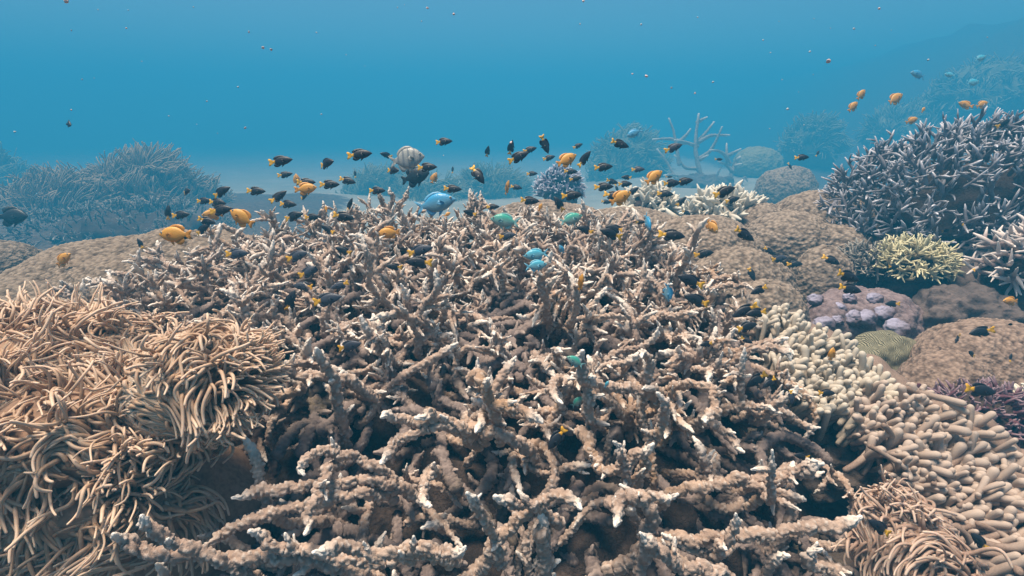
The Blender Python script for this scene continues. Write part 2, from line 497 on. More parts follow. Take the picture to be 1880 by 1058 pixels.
def assemble(root, origin, clusters, name, rest, mat, maxparts=100, tipname=None, score=None):
    sc = [importance(c[0]) if score is None else score(c[0]) for c in clusters]
    order = np.argsort(sc)[::-1]
    mass = Geo()
    for k, i in enumerate(order):
        body, tips = clusters[i]
        if k < maxparts and sc[i] > 0:
            o = part(name, body, mat, root, origin)
            for tg in tips:
                if tipname:
                    part(tipname, tg, mat, o, origin)
        else:
            mass.merge(body)
            for tg in tips:
                mass.merge(tg)
    if mass.n:
        tag(part(rest, mass, mat, root, origin), kind="stuff")

def ground_point(p):
    p = np.array(p, float)
    p[2] = float(seabed(np.array([p[0]]), np.array([p[1]]))[0])
    return p

# ---------------------------------------------------------------- the great staghorn thicket in the middle
def central_staghorn():
    rng = np.random.default_rng(11)
    origin = ground_point((-0.2, 1.3, 0))
    root = empty("staghorn_coral", origin, "huge tan branching staghorn thicket with knobbly twigs and whitish tips, filling the reef centre", "coral")
    clusters = []
    # branches that can be told apart at the near edge, followed one by one: pixels, depth from / to, radius
    guided = [
        ([(640, 1040), (520, 1020), (400, 1025), (290, 1015), (225, 1000), (212, 980)], .84, .74, .0135),
        ([(400, 1025), (320, 1000), (280, 970), (252, 950)], .78, .72, .0115),
        ([(700, 880), (600, 885), (520, 900), (428, 915)], .92, .84, .012),
        ([(660, 900), (560, 930), (470, 955), (372, 1000)], .90, .82, .0125),
        ([(780, 1010), (700, 1030), (600, 1015), (520, 1008), (465, 985), (460, 975)], .84, .78, .0125),
        ([(900, 1010), (940, 960), (985, 925), (1030, 905), (1060, 918), (1066, 932)], .84, .76, .0125),
        ([(985, 925), (940, 925), (905, 910)], .79, .75, .010),
        ([(900, 975), (875, 940), (858, 905)], .80, .74, .0095),
        ([(760, 1010), (690, 1020), (640, 1010), (600, 1005), (575, 1018)], .80, .72, .0115),
        ([(760, 1000), (800, 1015), (845, 1020), (855, 1005)], .78, .73, .0105),
        ([(1190, 990), (1200, 930), (1170, 905), (1140, 915), (1122, 945), (1128, 965)], .84, .75, .0125),
        ([(1175, 905), (1200, 918), (1235, 912)], .80, .76, .0100),
        ([(1080, 800), (1090, 860), (1130, 870), (1170, 835), (1195, 820)], .96, .85, .0135),
        ([(1150, 850), (1140, 825), (1132, 812)], .88, .85, .0095),
        ([(1180, 1010), (1260, 990), (1350, 985), (1450, 975), (1530, 965), (1582, 952)], .88, .83, .014),
        ([(1330, 1000), (1345, 970), (1355, 945)], .84, .80, .0095),
        ([(1250, 900), (1340, 885), (1420, 880), (1480, 865), (1515, 850)], .98, .90, .0135),
        ([(1440, 875), (1480, 855), (1500, 845)], .93, .90, .010),
        ([(1190, 830), (1215, 780), (1225, 745), (1215, 728)], .96, .88, .0110),
        ([(880, 690), (900, 740), (960, 750), (1000, 770)], .98, .92, .0135),
        ([(905, 745), (890, 710), (895, 690)], .96, .90, .0105),
        ([(940, 800), (880, 790), (820, 775), (780, 755), (765, 760)], .98, .90, .0125),
        ([(840, 780), (760, 790), (720, 820), (702, 848)], .95, .86, .012),
        ([(830, 780), (760, 775), (720, 765), (700, 758)], .95, .88, .0115),
        ([(1085, 760), (1080, 710), (1062, 680), (1072, 640)], .98, .90, .0115),
        ([(1190, 700), (1195, 670), (1180, 640), (1185, 655)], 1.02, .98, .0105),
        ([(1190, 715), (1130, 715), (1095, 705), (1078, 690)], 1.02, .94, .0115),
        ([(600, 860), (590, 900), (575, 940), (560, 980)], .88, .79, .0105),
        ([(700, 860), (620, 830), (580, 830), (555, 845), (552, 872)], .93, .84, .0115),
        ([(780, 870), (770, 900), (775, 925), (785, 938)], .90, .82, .0105),
        ([(1000, 1058), (1000, 1000), (990, 950)], .84, .80, .017),
        ([(620, 750), (615, 690), (590, 660), (580, 640)], 1.05, .96, .013),
        ([(630, 690), (540, 690), (500, 680), (460, 650)], 1.06, .98, .0125),
        ([(1270, 700), (1310, 720), (1310, 760), (1290, 775)], 1.04, .94, .0115),
        ([(1330, 1050), (1240, 1040), (1200, 1000), (1182, 985)], .80, .73, .0115),
        ([(1540, 1050), (1490, 1040), (1480, 1025), (1500, 1012)], .84, .79, .0115),
        ([(1330, 750), (1380, 745), (1420, 752)], 1.10, 1.04, .0110),
        ([(1290, 770), (1340, 800), (1360, 830)], 1.04, .96, .0115),
        ([(400, 525), (370, 513), (319, 492), (281, 482), (249, 467)], 1.56, 1.44, .0120),
        ([(330, 540), (294, 523), (255, 510), (225, 502), (195, 495)], 1.50, 1.42, .0115),
        ([(330, 580), (294, 559), (255, 543), (217, 531), (188, 513)], 1.42, 1.32, .0120),
        ([(240, 560), (204, 538), (179, 523), (153, 510)], 1.40, 1.36, .0100),
        ([(200, 575), (143, 560), (102, 556), (55, 556)], 1.34, 1.27, .0110),
        ([(150, 595), (102, 579), (66, 571), (42, 565)], 1.26, 1.20, .0105),
        ([(150, 565), (128, 543), (112, 527)], 1.30, 1.27, .0090),
        ([(460, 440), (420, 420), (390, 415)], 1.80, 1.74, .0110),
        ([(420, 470), (380, 460), (340, 465)], 1.64, 1.58, .0110),
        ([(1240, 540), (1294, 520), (1332, 508), (1361, 503)], 1.50, 1.42, .0115),
        ([(1290, 540), (1332, 527), (1357, 521), (1384, 529)], 1.44, 1.38, .0105),
        ([(1150, 600), (1199, 588), (1243, 578), (1279, 571)], 1.28, 1.20, .0115),
        ([(1310, 615), (1315, 590), (1313, 571)], 1.25, 1.22, .0100),
        ([(1310, 660), (1357, 645), (1408, 629), (1445, 623)], 1.20, 1.14, .0115),
        ([(1340, 660), (1383, 645), (1429, 634), (1456, 657)], 1.16, 1.10, .0115),
        ([(720, 430), (712, 390), (698, 365), (690, 350)], 1.72, 1.68, .0115),
        ([(715, 395), (718, 370), (718, 345)], 1.68, 1.66, .0095),
        ([(715, 400), (738, 375), (752, 347)], 1.68, 1.66, .0095),
        ([(600, 440), (598, 400), (592, 372)], 1.72, 1.70, .0105),
        ([(655, 430), (658, 400), (650, 372)], 1.72, 1.70, .0105),
        ([(880, 430), (868, 385), (862, 350)], 1.70, 1.68, .0105),
        ([(880, 410), (880, 380), (884, 350)], 1.68, 1.68, .0090),
        ([(1140, 470), (1145, 430), (1165, 388)], 1.62, 1.58, .0105),
        ([(1120, 440), (1095, 405), (1080, 385)], 1.66, 1.64, .0100),
        ([(1190, 450), (1195, 425), (1207, 403)], 1.60, 1.58, .0095),
    ]
    for px, d0, d1, r in guided:
        k = len(px)
        pts = np.array([P(x, y, d0 + (d1 - d0) * i / (k - 1)) for i, (x, y) in enumerate(px)])
        # carry the root of the branch down into the colony
        base = pts[0] + norm(pts[0] - pts[1]) * 0.05 + np.array([0, 0.03, -0.07])
        pts = np.concatenate([[base], pts])
        pts, _, _, L = resample(pts, np.zeros(len(pts)), 0.014)
        j = rng.normal(0, 0.0035, pts.shape); j[0] = 0
        pts = pts + j
        clusters.append(branch_cluster(rng, [pts], r * .76, 24, 0.0027, 0.0042, 2.2, 0.04, 1, 0.45, tiplen=0.026, kid_pull=(0, 0, .3), stem=0.35))
    ng = len(clusters)
    # stems all over the colony
    pts = []
    tries = 0
    while tries < 34000:
        tries += 1
        x, y = rng.uniform(-1.4, .72), rng.uniform(.28, 2.1)
        if not inside(x, y):
            continue
        sp = 0.049 + 0.025 * (y < .95)
        if all((x - a) ** 2 + (y - b) ** 2 > sp * sp for a, b in pts):
            pts.append((x, y))
    for x, y in pts:
        e = 0.01
        gx = (canopy(x + e, y) - canopy(x - e, y)) / (2 * e); gy = (canopy(x, y + e) - canopy(x, y - e)) / (2 * e)
        n = norm((-gx, -gy, 1))
        rad = np.array([x + 0.05, y - 1.55, 0])
        lean = norm(n + 0.80 * rad + rng.normal(0, 0.42, 3) * np.array([1, 1, .5]))
        L = rng.uniform(0.20, 0.32) * (1.15 if y < .95 else 1)
        z = float(canopy(x, y)) - 0.13 - 0.08 * rng.random() - .045 * (y < .95)
        start = np.array([x, y, z]) - lean * 0.05
        near = y < 1.25
        n_, step = (20, .0029) if y < .95 else (18, .0031) if y < 1.25 else (12, .0042)
        path = wander(rng, start, lean, L * (1 if y < 1.3 else 0.85 if y < 1.6 else .7), 0.85, (0, 0, .04), pullend=(0, 0, .12))
        clusters.append(branch_cluster(rng, [path], rng.uniform(.0062, .0092) * (1 if y < 1.2 else .85), n_, step, 0.0041 if y < .95 else .0043, 5.0 if y > 1.1 else 3.6 if y > .95 else 2.4, 0.070, 2 if y > .95 else 1, 0.42, 0.95,
                                       tiplen=0.036 if y < 1.0 else .046, stem=0.3))
    # older twigs tangled lower down in the shade
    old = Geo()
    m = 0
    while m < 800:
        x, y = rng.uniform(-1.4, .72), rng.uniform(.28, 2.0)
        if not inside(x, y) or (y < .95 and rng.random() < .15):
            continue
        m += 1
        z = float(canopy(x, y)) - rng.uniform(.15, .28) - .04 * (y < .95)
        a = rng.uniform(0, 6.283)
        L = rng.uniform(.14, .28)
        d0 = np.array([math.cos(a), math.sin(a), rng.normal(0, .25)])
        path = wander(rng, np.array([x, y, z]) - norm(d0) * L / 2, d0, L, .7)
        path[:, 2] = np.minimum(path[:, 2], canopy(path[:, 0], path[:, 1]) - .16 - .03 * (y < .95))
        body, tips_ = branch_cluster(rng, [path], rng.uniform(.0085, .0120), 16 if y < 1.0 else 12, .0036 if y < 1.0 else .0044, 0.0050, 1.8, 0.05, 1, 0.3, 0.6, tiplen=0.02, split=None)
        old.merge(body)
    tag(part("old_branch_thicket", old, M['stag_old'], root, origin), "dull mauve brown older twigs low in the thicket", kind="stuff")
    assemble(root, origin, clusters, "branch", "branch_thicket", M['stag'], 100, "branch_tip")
    # dead inner framework the live twigs stand on
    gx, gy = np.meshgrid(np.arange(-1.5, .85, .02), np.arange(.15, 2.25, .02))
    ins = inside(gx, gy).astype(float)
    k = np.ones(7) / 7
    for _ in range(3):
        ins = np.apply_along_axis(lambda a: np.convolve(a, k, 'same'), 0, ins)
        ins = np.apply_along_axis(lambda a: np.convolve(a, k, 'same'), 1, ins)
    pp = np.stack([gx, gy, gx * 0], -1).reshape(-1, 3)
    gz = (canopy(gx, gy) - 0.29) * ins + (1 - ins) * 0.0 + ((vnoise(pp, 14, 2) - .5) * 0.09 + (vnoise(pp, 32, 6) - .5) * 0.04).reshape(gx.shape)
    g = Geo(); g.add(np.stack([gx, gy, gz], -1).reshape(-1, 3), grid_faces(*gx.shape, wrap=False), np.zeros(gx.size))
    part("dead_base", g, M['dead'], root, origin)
central_staghorn()

# ---------------------------------------------------------------- soft corals with tentacles
def tentacles(rng, center, radii, n, L, r, flow, droop=0.5, swirl=0.9, up=-0.35, seed=1, nn=6, face=None, k=14, wave=8.0, mess=0.0):
    center = np.asarray(center); radii = np.asarray(radii, float)
    flow = np.asarray(flow, float)
    sw = rng.uniform(0, 50, 3)
    D = rng.normal(0, 1, (n * 5, 3)); D /= np.linalg.norm(D, axis=1)[:, None]
    D = D[D[:, 2] > up][:n]
    n = len(D)
    p = center + D * radii * rng.uniform(.97, 1.02, (n, 1))
    v = D / radii; v /= np.linalg.norm(v, axis=1)[:, None]
    v = v + rng.normal(0, .25 + .3 * mess, (n, 3))
    bias = rng.normal(0, .55 * mess, (n, 3))
    ln = L * rng.uniform(.65, 1.25, (n, 1))
    pts = [p]
    for i in range(k):
        f = i / k
        sv = np.stack([vnoise(p + sw, wave, seed + a) + .6 * vnoise(p + sw, wave * 3.2, seed + 7 + a) - .8 for a in range(3)], 1) * 2
        v = v + (flow * 0.9 + sv * swirl * 2.0 + np.array([0, 0, -droop]) * (0.4 + f) + bias) * 0.30 + rng.normal(0, .07 + .10 * mess, (n, 3))
        v /= np.linalg.norm(v, axis=1)[:, None]
        p = p + v * ln / k
        e = (p - center) / (radii * 1.03)
        le = np.linalg.norm(e, axis=1)[:, None]
        p = np.where(le < 1, center + e / le * radii * 1.03, p)
        pts.append(p)
    pts = np.stack(pts, 1)
    out = []
    for a in range(n):
        rr = r * rng.uniform(.65, 1.35) * (1.08 - 0.50 * np.linspace(0, 1, k + 1) ** 1.3)
        A, _ = tube(pts[a], rr, nn, float(ln[a, 0]) / (k + 2), rng, 0, tiplen=float(ln[a, 0]) * 0.9)
        g = Geo(); g.add(*A)
        out.append((g, []))
    return out

def leather_coral():
    rng = np.random.default_rng(5)
    origin = ground_point((-0.75, 0.75, 0))
    root = empty("leather_coral", origin, "big golden tan leather coral with masses of long flowing tentacles beside the staghorn thicket", "soft coral")
    specs = [  # pixel centre, depth, radii, count, length, flow, droop
        ((60, 690), 1.02, (.215, .21, .10), 3000, .082, (.12, -.18, .05), .10),
        ((350, 712), .91, (.085, .10, .095), 1500, .074, (.18, -.20, .12), .10),
        ((60, 800), .89, (.24, .12, .08), 1000, .092, (-.25, -.25, -.1), .5),
        ((265, 800), .92, (.11, .08, .08), 800, .078, (.1, -.15, -.2), .6),
        ((215, 935), .90, (.13, .08, .085), 800, .095, (-.05, -.2, -.25), .8),
        ((80, 930), .88, (.18, .09, .08), 900, .10, (-.35, -.2, -.25), .8),
    ]
    cl = []
    for i, ((px, py), d, rad, n, L, flow, droop) in enumerate(specs):
        c = P(px, py, d)
        part("lobe", lobe(c, np.array(rad), 20 + i, 70, 40, .12, 3, bottom=150), M['leather_base'], root, origin)
        cl += tentacles(rng, c, rad, n, L, .0030, flow, droop, seed=30 + i, wave=12.0, swirl=1.5, mess=.9)
    c = P(180, 860, 1.0)
    part("stalk", lobe(c + np.array([0, 0, -.15]), (.30, .16, .26), 77, 60, 40, .2, 3, bottom=150), M['leather_base'], root, origin)
    assemble(root, origin, cl, "tentacle", "tentacle_mass", M['leather'], 100)
leather_coral()

def small_leather():
    rng = np.random.default_rng(8)
    c = P(1660, 985, .90)
    origin = ground_point(c)
    root = empty("leather_coral", origin, "small pinkish brown leather coral tuft with wavy tentacles below the brown finger coral", "soft coral")
    part("lobe", lobe(c, (.075, .08, .06), 3, 60, 40, .15, 3, bottom=160), M['leather_base'], root, origin)
    cl = tentacles(rng, c, (.075, .08, .06), 800, .062, .0027, (.35, -.2, -.05), .5, seed=61, swirl=1.2, mess=.8)
    c2 = P(1720, 1040, .84)
    cl += tentacles(rng, c2, (.05, .05, .05), 300, .065, .0027, (.35, -.2, -.2), .6, seed=66, mess=.8)
    assemble(root, origin, cl, "tentacle", "tentacle_mass", M['xenia'], 100)
small_leather()

def in_poly(rng, poly, n, minsep):
    poly = np.array(poly, float)
    lo, hi = poly.min(0), poly.max(0)
    out = []
    t = 0
    while len(out) < n and t < n * 60:
        t += 1
        x, y = rng.uniform(lo, hi)
        if inside(np.array(x), np.array(y), poly) and all((x - a) ** 2 + (y - b) ** 2 > minsep ** 2 for a, b in out):
            out.append((x, y))
    return out

def fingers(rng, spots, dfun, dirv, L, r, spread=.35, club=0.12, n=10, kids=0.0, step=.007, rough=0.25):
    out = []
    for x, y in spots:
        tip = P(x, y, dfun(x, y))
        d = norm(np.asarray(dirv(x, y)) + rng.normal(0, spread, 3))
        ln = L * rng.uniform(.7, 1.25)
        pts = wander(rng, tip - d * ln, d, ln, rough, (0, 0, .2))
        rr = r * rng.uniform(.68, 1.25) * (1 - club + club * 2 * np.linspace(0, 1, len(pts)))
        g = Geo()
        A, _ = tube(pts, rr, n, step, rng, 0.0007, tiplen=ln * .8)
        g.add(*A)
        for _ in range(rng.poisson(kids)):
            i = int(rng.uniform(.3, .75) * len(pts))
            p2 = wander(rng, pts[i], side_dir(rng, d, R(40)) + np.array([0, -.1, .2]), ln * rng.uniform(.35, .6), rough, (0, 0, .2))
            A, _ = tube(p2, np.full(len(p2), rr[i] * .9), n, step, rng, 0.0007, tiplen=ln * .6)
            g.add(*A)
        out.append((g, []))
    return out

def finger_corals():
    rng = np.random.default_rng(21)
    # pale cream one
    poly = [(1395, 560), (1440, 560), (1520, 600), (1590, 650), (1645, 700), (1660, 750), (1590, 770), (1480, 740), (1450, 690), (1420, 640)]
    df = lambda x, y: 1.42 - (y - 560) / 200 * .26
    spots = in_poly(rng, poly, 520, 9)
    c = P(1520, 705, 1.42)
    origin = ground_point(c)
    root = empty("finger_coral", origin, "cream finger coral crowded with rounded fingers between the staghorn thicket and brain coral", "soft coral")
    cl = fingers(rng, spots, df, lambda x, y: (.45 + (x - 1500) / 400, -.1, 1.0), .072, .0066, kids=1.0, rough=.5)
    assemble(root, origin, cl, "finger", "finger_mass", M['finger_pale'], 100)
    g = lobe(P(1480, 670, 1.47), (.12, .14, .11), 4, 60, 40, .2, 3, bottom=150)
    g.merge(lobe(P(1570, 735, 1.36), (.13, .12, .12), 5, 60, 40, .2, 3, bottom=150))
    part("base", g, M['finger_brown'], root, origin)
    # brown one
    poly = [(1580, 740), (1660, 700), (1740, 740), (1800, 770), (1840, 800), (1880, 850), (1960, 900), (1960, 1060), (1850, 1020), (1800, 960), (1720, 900), (1650, 860), (1600, 800)]
    df = lambda x, y: 1.18 - (y - 700) / 300 * .22
    spots = in_poly(rng, poly, 620, 10.5)
    c = P(1780, 930, 1.2)
    origin = ground_point(c)
    root = empty("finger_coral", origin, "pinkish brown finger coral with long drooping fingers below the plum red coral", "soft coral")
    cl = fingers(rng, spots, df, lambda x, y: (.5 + (x - 1750) / 400, -.15, .95 - (y - 750) / 500), .088, .0071, kids=1.1, spread=.4, rough=.5)
    assemble(root, origin, cl, "finger", "finger_mass", M['finger_brown'], 100)
    g = lobe(P(1720, 830, 1.22), (.14, .14, .12), 6, 60, 40, .2, 3, bottom=150)
    g.merge(lobe(P(1850, 950, 1.12), (.17, .12, .15), 7, 60, 40, .2, 3, bottom=150))
    part("base", g, M['finger_brown'], root, origin)
finger_corals()

# ---------------------------------------------------------------- domes: boulder, brain, broad and lilac corals
def dome(name, label, cat, lobes, mat, cell, camp, lump=.14, res=.006, partname="lobe", single=False):
    px, py, d, *_ = lobes[0]
    origin = ground_point(P(px, py, d))
    root = empty(name, origin, label, cat)
    for i, (px, py, d, wx, wz, wy) in enumerate(lobes):
        c = P(px, py, d)
        rad = (wx / F * d, wy / F * d, wz / F * d)
        per = 2 * math.pi * math.sqrt((rad[0] ** 2 + rad[1] ** 2) / 2)
        nu = int(min(900, per / res)); nv = int(min(420, nu * .36))
        part(partname, lobe(c, rad, hash(label) % 1 + len(label) + i * 7, nu, nv, lump, 3.0, cell, camp), mat, root, origin)
    return root, origin

dome("boulder_coral", "three-humped grey brown boulder coral with grainy polyps in front of the lavender thicket", "coral",
     [(1505, 432, 3.05, 104, 80, 95), (1447, 452, 2.8, 84, 62, 80), (1530, 470, 2.72, 66, 58, 66), (1502, 538, 2.45, 53, 88, 58), (1398, 420, 3.0, 50, 46, 50), (1565, 410, 3.05, 52, 48, 50)],
     M['boulder'], .019, .010, lump=.07)
dome("boulder_coral", "lumpy tan boulder coral touching the far side of the staghorn thicket", "coral",
     [(1285, 480, 2.45, 118, 82, 95), (1350, 540, 2.25, 105, 85, 85), (1400, 590, 2.05, 75, 80, 70), (1150, 440, 2.6, 120, 58, 80), (1000, 430, 2.8, 130, 60, 80)], M['boulder'], .017, .009, lump=.08)
dome("boulder_coral", "smooth broad brown boulder coral sloping down behind the leather coral", "coral",
     [(400, 700, 2.15, 440, 285, 260), (180, 720, 1.9, 300, 200, 220)], M['plate'], .017, .009, lump=.10)
dome("boulder_coral", "wide brown low dome coral with fine grain above the plum red coral", "coral",
     [(1805, 740, 1.75, 175, 158, 130), (1720, 760, 1.6, 95, 120, 80)], M['boulder_fine'], .014, .008, lump=.10)
dome("brain_coral", "pale yellow brain coral with winding ridges beside the cream finger coral", "coral",
     [(1615, 680, 1.85, 72, 70, 62)], M['brain'], .03, 0.0, lump=.22, res=.004)
dome("boulder_coral", "brown striped dome coral at the edge beyond the leather coral", "coral",
     [(20, 520, 2.7, 62, 78, 70), (70, 500, 2.8, 24, 42, 40)], M['plate'], .02, .008)
dome("boulder_coral", "low dusky dome coral under the brown striped dome", "coral",
     [(10, 580, 2.3, 70, 62, 80)], M['plate'], .02, .008)
dome("boulder_coral", "hazy round boulder coral standing on the sand behind the three-humped boulder", "coral",
     [(1442, 352, 8.14, 52, 46, 50)], M['boulder'], .03, .014, res=.012)
dome("boulder_coral", "hazy pale rounded coral head in the sand gap", "coral",
     [(1390, 305, 16.3, 42, 36, 45)], M['fuzz_green'], .06, .03, res=.02)

def lilac():
    root, origin = dome("knobbed_coral", "lilac and mauve knobbed coral with bluish round knobs under the straw coloured bush", "coral",
                        [(1580, 600, 2.15, 104, 74, 78), (1520, 600, 2.05, 50, 48, 45)], M['purple'], .015, .006, lump=.2, partname="crust")
    for x, y, r in [(1497, 548, 12), (1540, 566, 13), (1538, 587, 9), (1566, 580, 15), (1590, 580, 17), (1624, 571, 14), (1648, 598, 18), (1512, 592, 17), (1605, 545, 12), (1560, 545, 10)]:
        d = 1.93 + (600 - y) / 500
        c = P(x, y + r * .3, d)
        q = r / F * d * 1.05
        g = lobe(c, (q * 1.1, q, q * .9), int(x), 60, 36, .45, 2, .006, .0025, bottom=165)
        v = np.concatenate(g.V); g.T = [np.clip(((v[:, 2] - c[2]) * .7 - (v[:, 0] - c[0]) * .6) / q, 0, 1) * .9 + .4 * np.clip(g.T[0], 0, 1) * .0]
        part("knob", g, M['knob'], root, origin)
lilac()

# ---------------------------------------------------------------- branching bushes
def bush(name, label, cat, px, py, d, wx, wz, wy, n, L, r, mat, seed, kids=2.5, depth=1, nn=7, step=.008, core=.62, tilt=(0, 0, 0), up=-.15, nub=.0015,
         tiplen=.05, tips=True, maxparts=100, core_mat='dead', rough=.4, kid=.55, bottomfill=True):
    rng = np.random.default_rng(seed)
    c = P(px, py, d)
    rad = np.array([wx, wy, wz]) / F * d
    origin = ground_point(c)
    root = empty(name, origin, label, cat)
    cl = []
    for _ in range(n):
        while True:
            v = norm(rng.normal(0, 1, 3))
            if v[2] > up and v[1] < .75:
                break
        end = c + v * rad * rng.uniform(.86, 1.06)
        dr = norm(v / rad * rad.mean() + np.asarray(tilt) + rng.normal(0, .3, 3))
        ln = L * rng.uniform(.75, 1.2)
        path = wander(rng, end - dr * ln, dr, ln, rough, (0, 0, .15))
        cl.append(branch_cluster(rng, [path], r * rng.uniform(.85, 1.15), nn, step, nub, kids, L * kid, depth, .45, rough, tiplen=tiplen, split=.018 if tips else None, maxtips=4, stem=.3))
    assemble(root, origin, cl, "branch", "branch_thicket", mat, maxparts, "branch_tip" if tips else None)
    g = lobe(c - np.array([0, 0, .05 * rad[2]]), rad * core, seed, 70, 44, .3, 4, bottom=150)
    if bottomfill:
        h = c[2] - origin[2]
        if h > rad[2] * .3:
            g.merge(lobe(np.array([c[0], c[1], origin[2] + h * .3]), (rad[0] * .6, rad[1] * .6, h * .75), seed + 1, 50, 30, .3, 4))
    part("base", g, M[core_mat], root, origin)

bush("staghorn_coral", "large dusky staghorn bush with lavender white tips rising over the three-humped boulder", "coral",
     1790, 400, 2.75, 275, 185, 190, 850, .14, .0082, M['lav'], 41, kids=3.0, tiplen=.04, tips=False, rough=.5, tilt=(0, -.15, .55))
bush("staghorn_coral", "mauve staghorn coral with thin pale twigs at the frame edge under the dusky staghorn bush", "coral",
     1880, 485, 2.1, 95, 85, 80, 90, .16, .009, M['edge_stag'], 42, kids=2.2, tiplen=.06, tips=False)
bush("bush_coral", "straw yellow bushy coral with crowded pale twig tips above the lilac knobbed coral", "coral",
     1675, 490, 2.3, 78, 62, 70, 170, .085, .0065, M['yellow_bush'], 43, kids=3.0, tiplen=.05, tips=False, nn=6)
bush("bush_coral", "dusky low bushy coral between the three-humped boulder and the straw yellow bush", "coral",
     1595, 490, 2.42, 62, 55, 60, 130, .085, .0065, M['dark_bush'], 44, kids=3.0, tiplen=.03, tips=False, nn=6)
bush("bush_coral", "slate blue round bush coral with pale tips on the sand among the fish school", "coral",
     1028, 350, 5.41, 50, 46, 48, 190, .11, .012, M['blue_bush'], 45, kids=1.2, tiplen=.03, tips=False, nn=6)
bush("finger_coral", "cream fingered coral clump below the orange fish, narrower of the two clumps behind the thicket", "coral",
     1190, 385, 3.4, 62, 55, 58, 110, .12, .017, M['finger_back'], 46, kids=1.2, tiplen=.08, tips=False, nn=8, nub=.001, step=.012, tilt=(0, -.2, .3))
bush("finger_coral", "wider cream fingered coral clump standing behind the tan boulder coral", "coral",
     1328, 398, 3.1, 82, 62, 66, 150, .12, .017, M['finger_back'], 47, kids=1.2, tiplen=.08, tips=False, nn=8, nub=.001, step=.012, tilt=(0, -.2, .3))
bush("plum_coral", "plum red coral covered in short paler nubs above the brown finger coral", "coral",
     1795, 775, 1.42, 112, 82, 80, 420, .045, .0062, M['magenta'], 48, kids=.8, tiplen=.022, tips=False, nn=6, core=.74, step=.006)
bush("bush_coral", "hazy bluish bush coral with scattered pale twigs beyond the smooth broad boulder", "coral",
     240, 425, 6.87, 215, 62, 130, 420, .12, .009, M['dark_bush'], 49, kids=2.2, tiplen=.05, tips=False, nn=5, step=.012)
bush("bush_coral", "small cream fingered coral at the picture edge beside the wide brown dome", "coral",
     1895, 745, 1.45, 40, 45, 40, 60, .06, .009, M['finger_back'], 50, kids=1, tiplen=.05, tips=False, nn=6)

def antler():
    rng = np.random.default_rng(51)
    D = 13.78
    c = P(1290, 360, D)
    origin = ground_point(c)
    root = empty("antler_coral", origin, "tall hazy antler shaped staghorn coral standing on the sand", "coral")
    L = [[(1560, 640), (1500, 430), (1475, 300), (1480, 180), (1500, 40)], [(1480, 250), (1560, 160), (1610, 95)], [(1500, 360), (1580, 310), (1630, 220), (1668, 130)],
         [(1500, 240), (1580, 190), (1720, 190)], [(1490, 270), (1400, 240), (1325, 225)], [(1490, 95), (1560, 60)], [(1370, 230), (1420, 180), (1440, 145)],
         [(1500, 430), (1400, 430), (1360, 370), (1325, 335)], [(1500, 370), (1565, 335)], [(1400, 245), (1300, 215), (1170, 220)], [(1360, 400), (1340, 270), (1320, 160), (1285, 70)],
         [(1690, 620), (1740, 450), (1770, 370), (1797, 348)], [(1740, 450), (1700, 400), (1640, 380)], [(1765, 410), (1808, 395)], [(1710, 400), (1700, 330), (1700, 250)],
         [(1720, 390), (1690, 330), (1640, 300), (1580, 298)], [(1705, 340), (1760, 310), (1802, 290)], [(1600, 620), (1540, 500), (1420, 500), (1300, 470), (1250, 480)],
         [(1450, 620), (1330, 500), (1270, 380), (1200, 290)], [(1640, 640), (1620, 500), (1660, 420)], [(1760, 640), (1830, 480), (1850, 520)], [(1540, 640), (1460, 560), (1390, 540)]]
    for i, l in enumerate(L):
        dd = rng.normal(0, .2)
        pts = np.array([P(900 + x / 3.917, 200 + y / 3.917, D + dd * (j > 0) * j / len(l)) for j, (x, y) in enumerate(l)])
        r = .084 if i in (0, 11) else .058
        pts, _, _, _ = resample(pts, np.zeros(len(pts)), .06)
        rad = r * (1 - .62 * np.linspace(0, 1, len(pts)))
        A, _ = tube(pts, rad, 9, .025, rng, .004, tiplen=.2)
        g = Geo(); g.add(*A)
        part("branch", g, M['antler'], root, origin)
    part("base", lobe(origin + np.array([0, 0, .02]), (.75, .5, .3), 5, 60, 36, .35, 4), M['rock'], root, origin)
antler()

# feathery soft corals fading into the water
def feathery(label, px, py, d, wx, wz, wy, n, L, r, mat, seed, flow=(.3, 0, .3), up=-.1):
    rng = np.random.default_rng(seed)
    c = P(px, py, d)
    rad = np.array([wx, wy, wz]) / F * d
    origin = ground_point(c)
    root = empty("feathery_coral", origin, label, "soft coral")
    cl = tentacles(rng, c, rad, n, L, r, flow, droop=.1, swirl=1.0, up=up, wave=3.0, seed=seed, nn=4, k=6)
    assemble(root, origin, cl, "frond", "frond_mass", mat, 40)
    part("base", lobe(c, rad, seed, 60, 36, .3, 3, bottom=150), mat, root, origin)
feathery("brown feathery soft coral ridge peaking beyond the hazy bluish bush", 180, 400, 8.88, 150, 58, 90, 1890, 0.404, 0.0131, M['fuzz'], 71, (.35, 0, .3))
feathery("tallest brown feathery plume on the crest of the feathery ridge", 275, 355, 9.36, 60, 52, 50, 1026, 0.404, 0.0131, M['fuzz'], 72, (.35, 0, .35))
feathery("low seaward shoulder of the brown feathery ridge by the picture edge", 90, 395, 8.50, 80, 40, 60, 600, 0.336, 0.0117, M['fuzz'], 70, (.35, 0, .3))
feathery("low brown feathery tuft at the seaward end of the feathery ridge", 350, 375, 9.82, 44, 34, 40, 594, 0.357, 0.0131, M['fuzz'], 73, (.35, 0, .3))
feathery("hazy olive feathery coral on the sand under the silver striped fish", 705, 370, 14.95, 66, 48, 60, 1080, 0.404, 0.0154, M['fuzz_green'], 74)
feathery("hazy olive feathery coral on the sand behind the bright blue fish", 800, 380, 14.02, 55, 42, 50, 756, 0.357, 0.0154, M['fuzz_green'], 75)
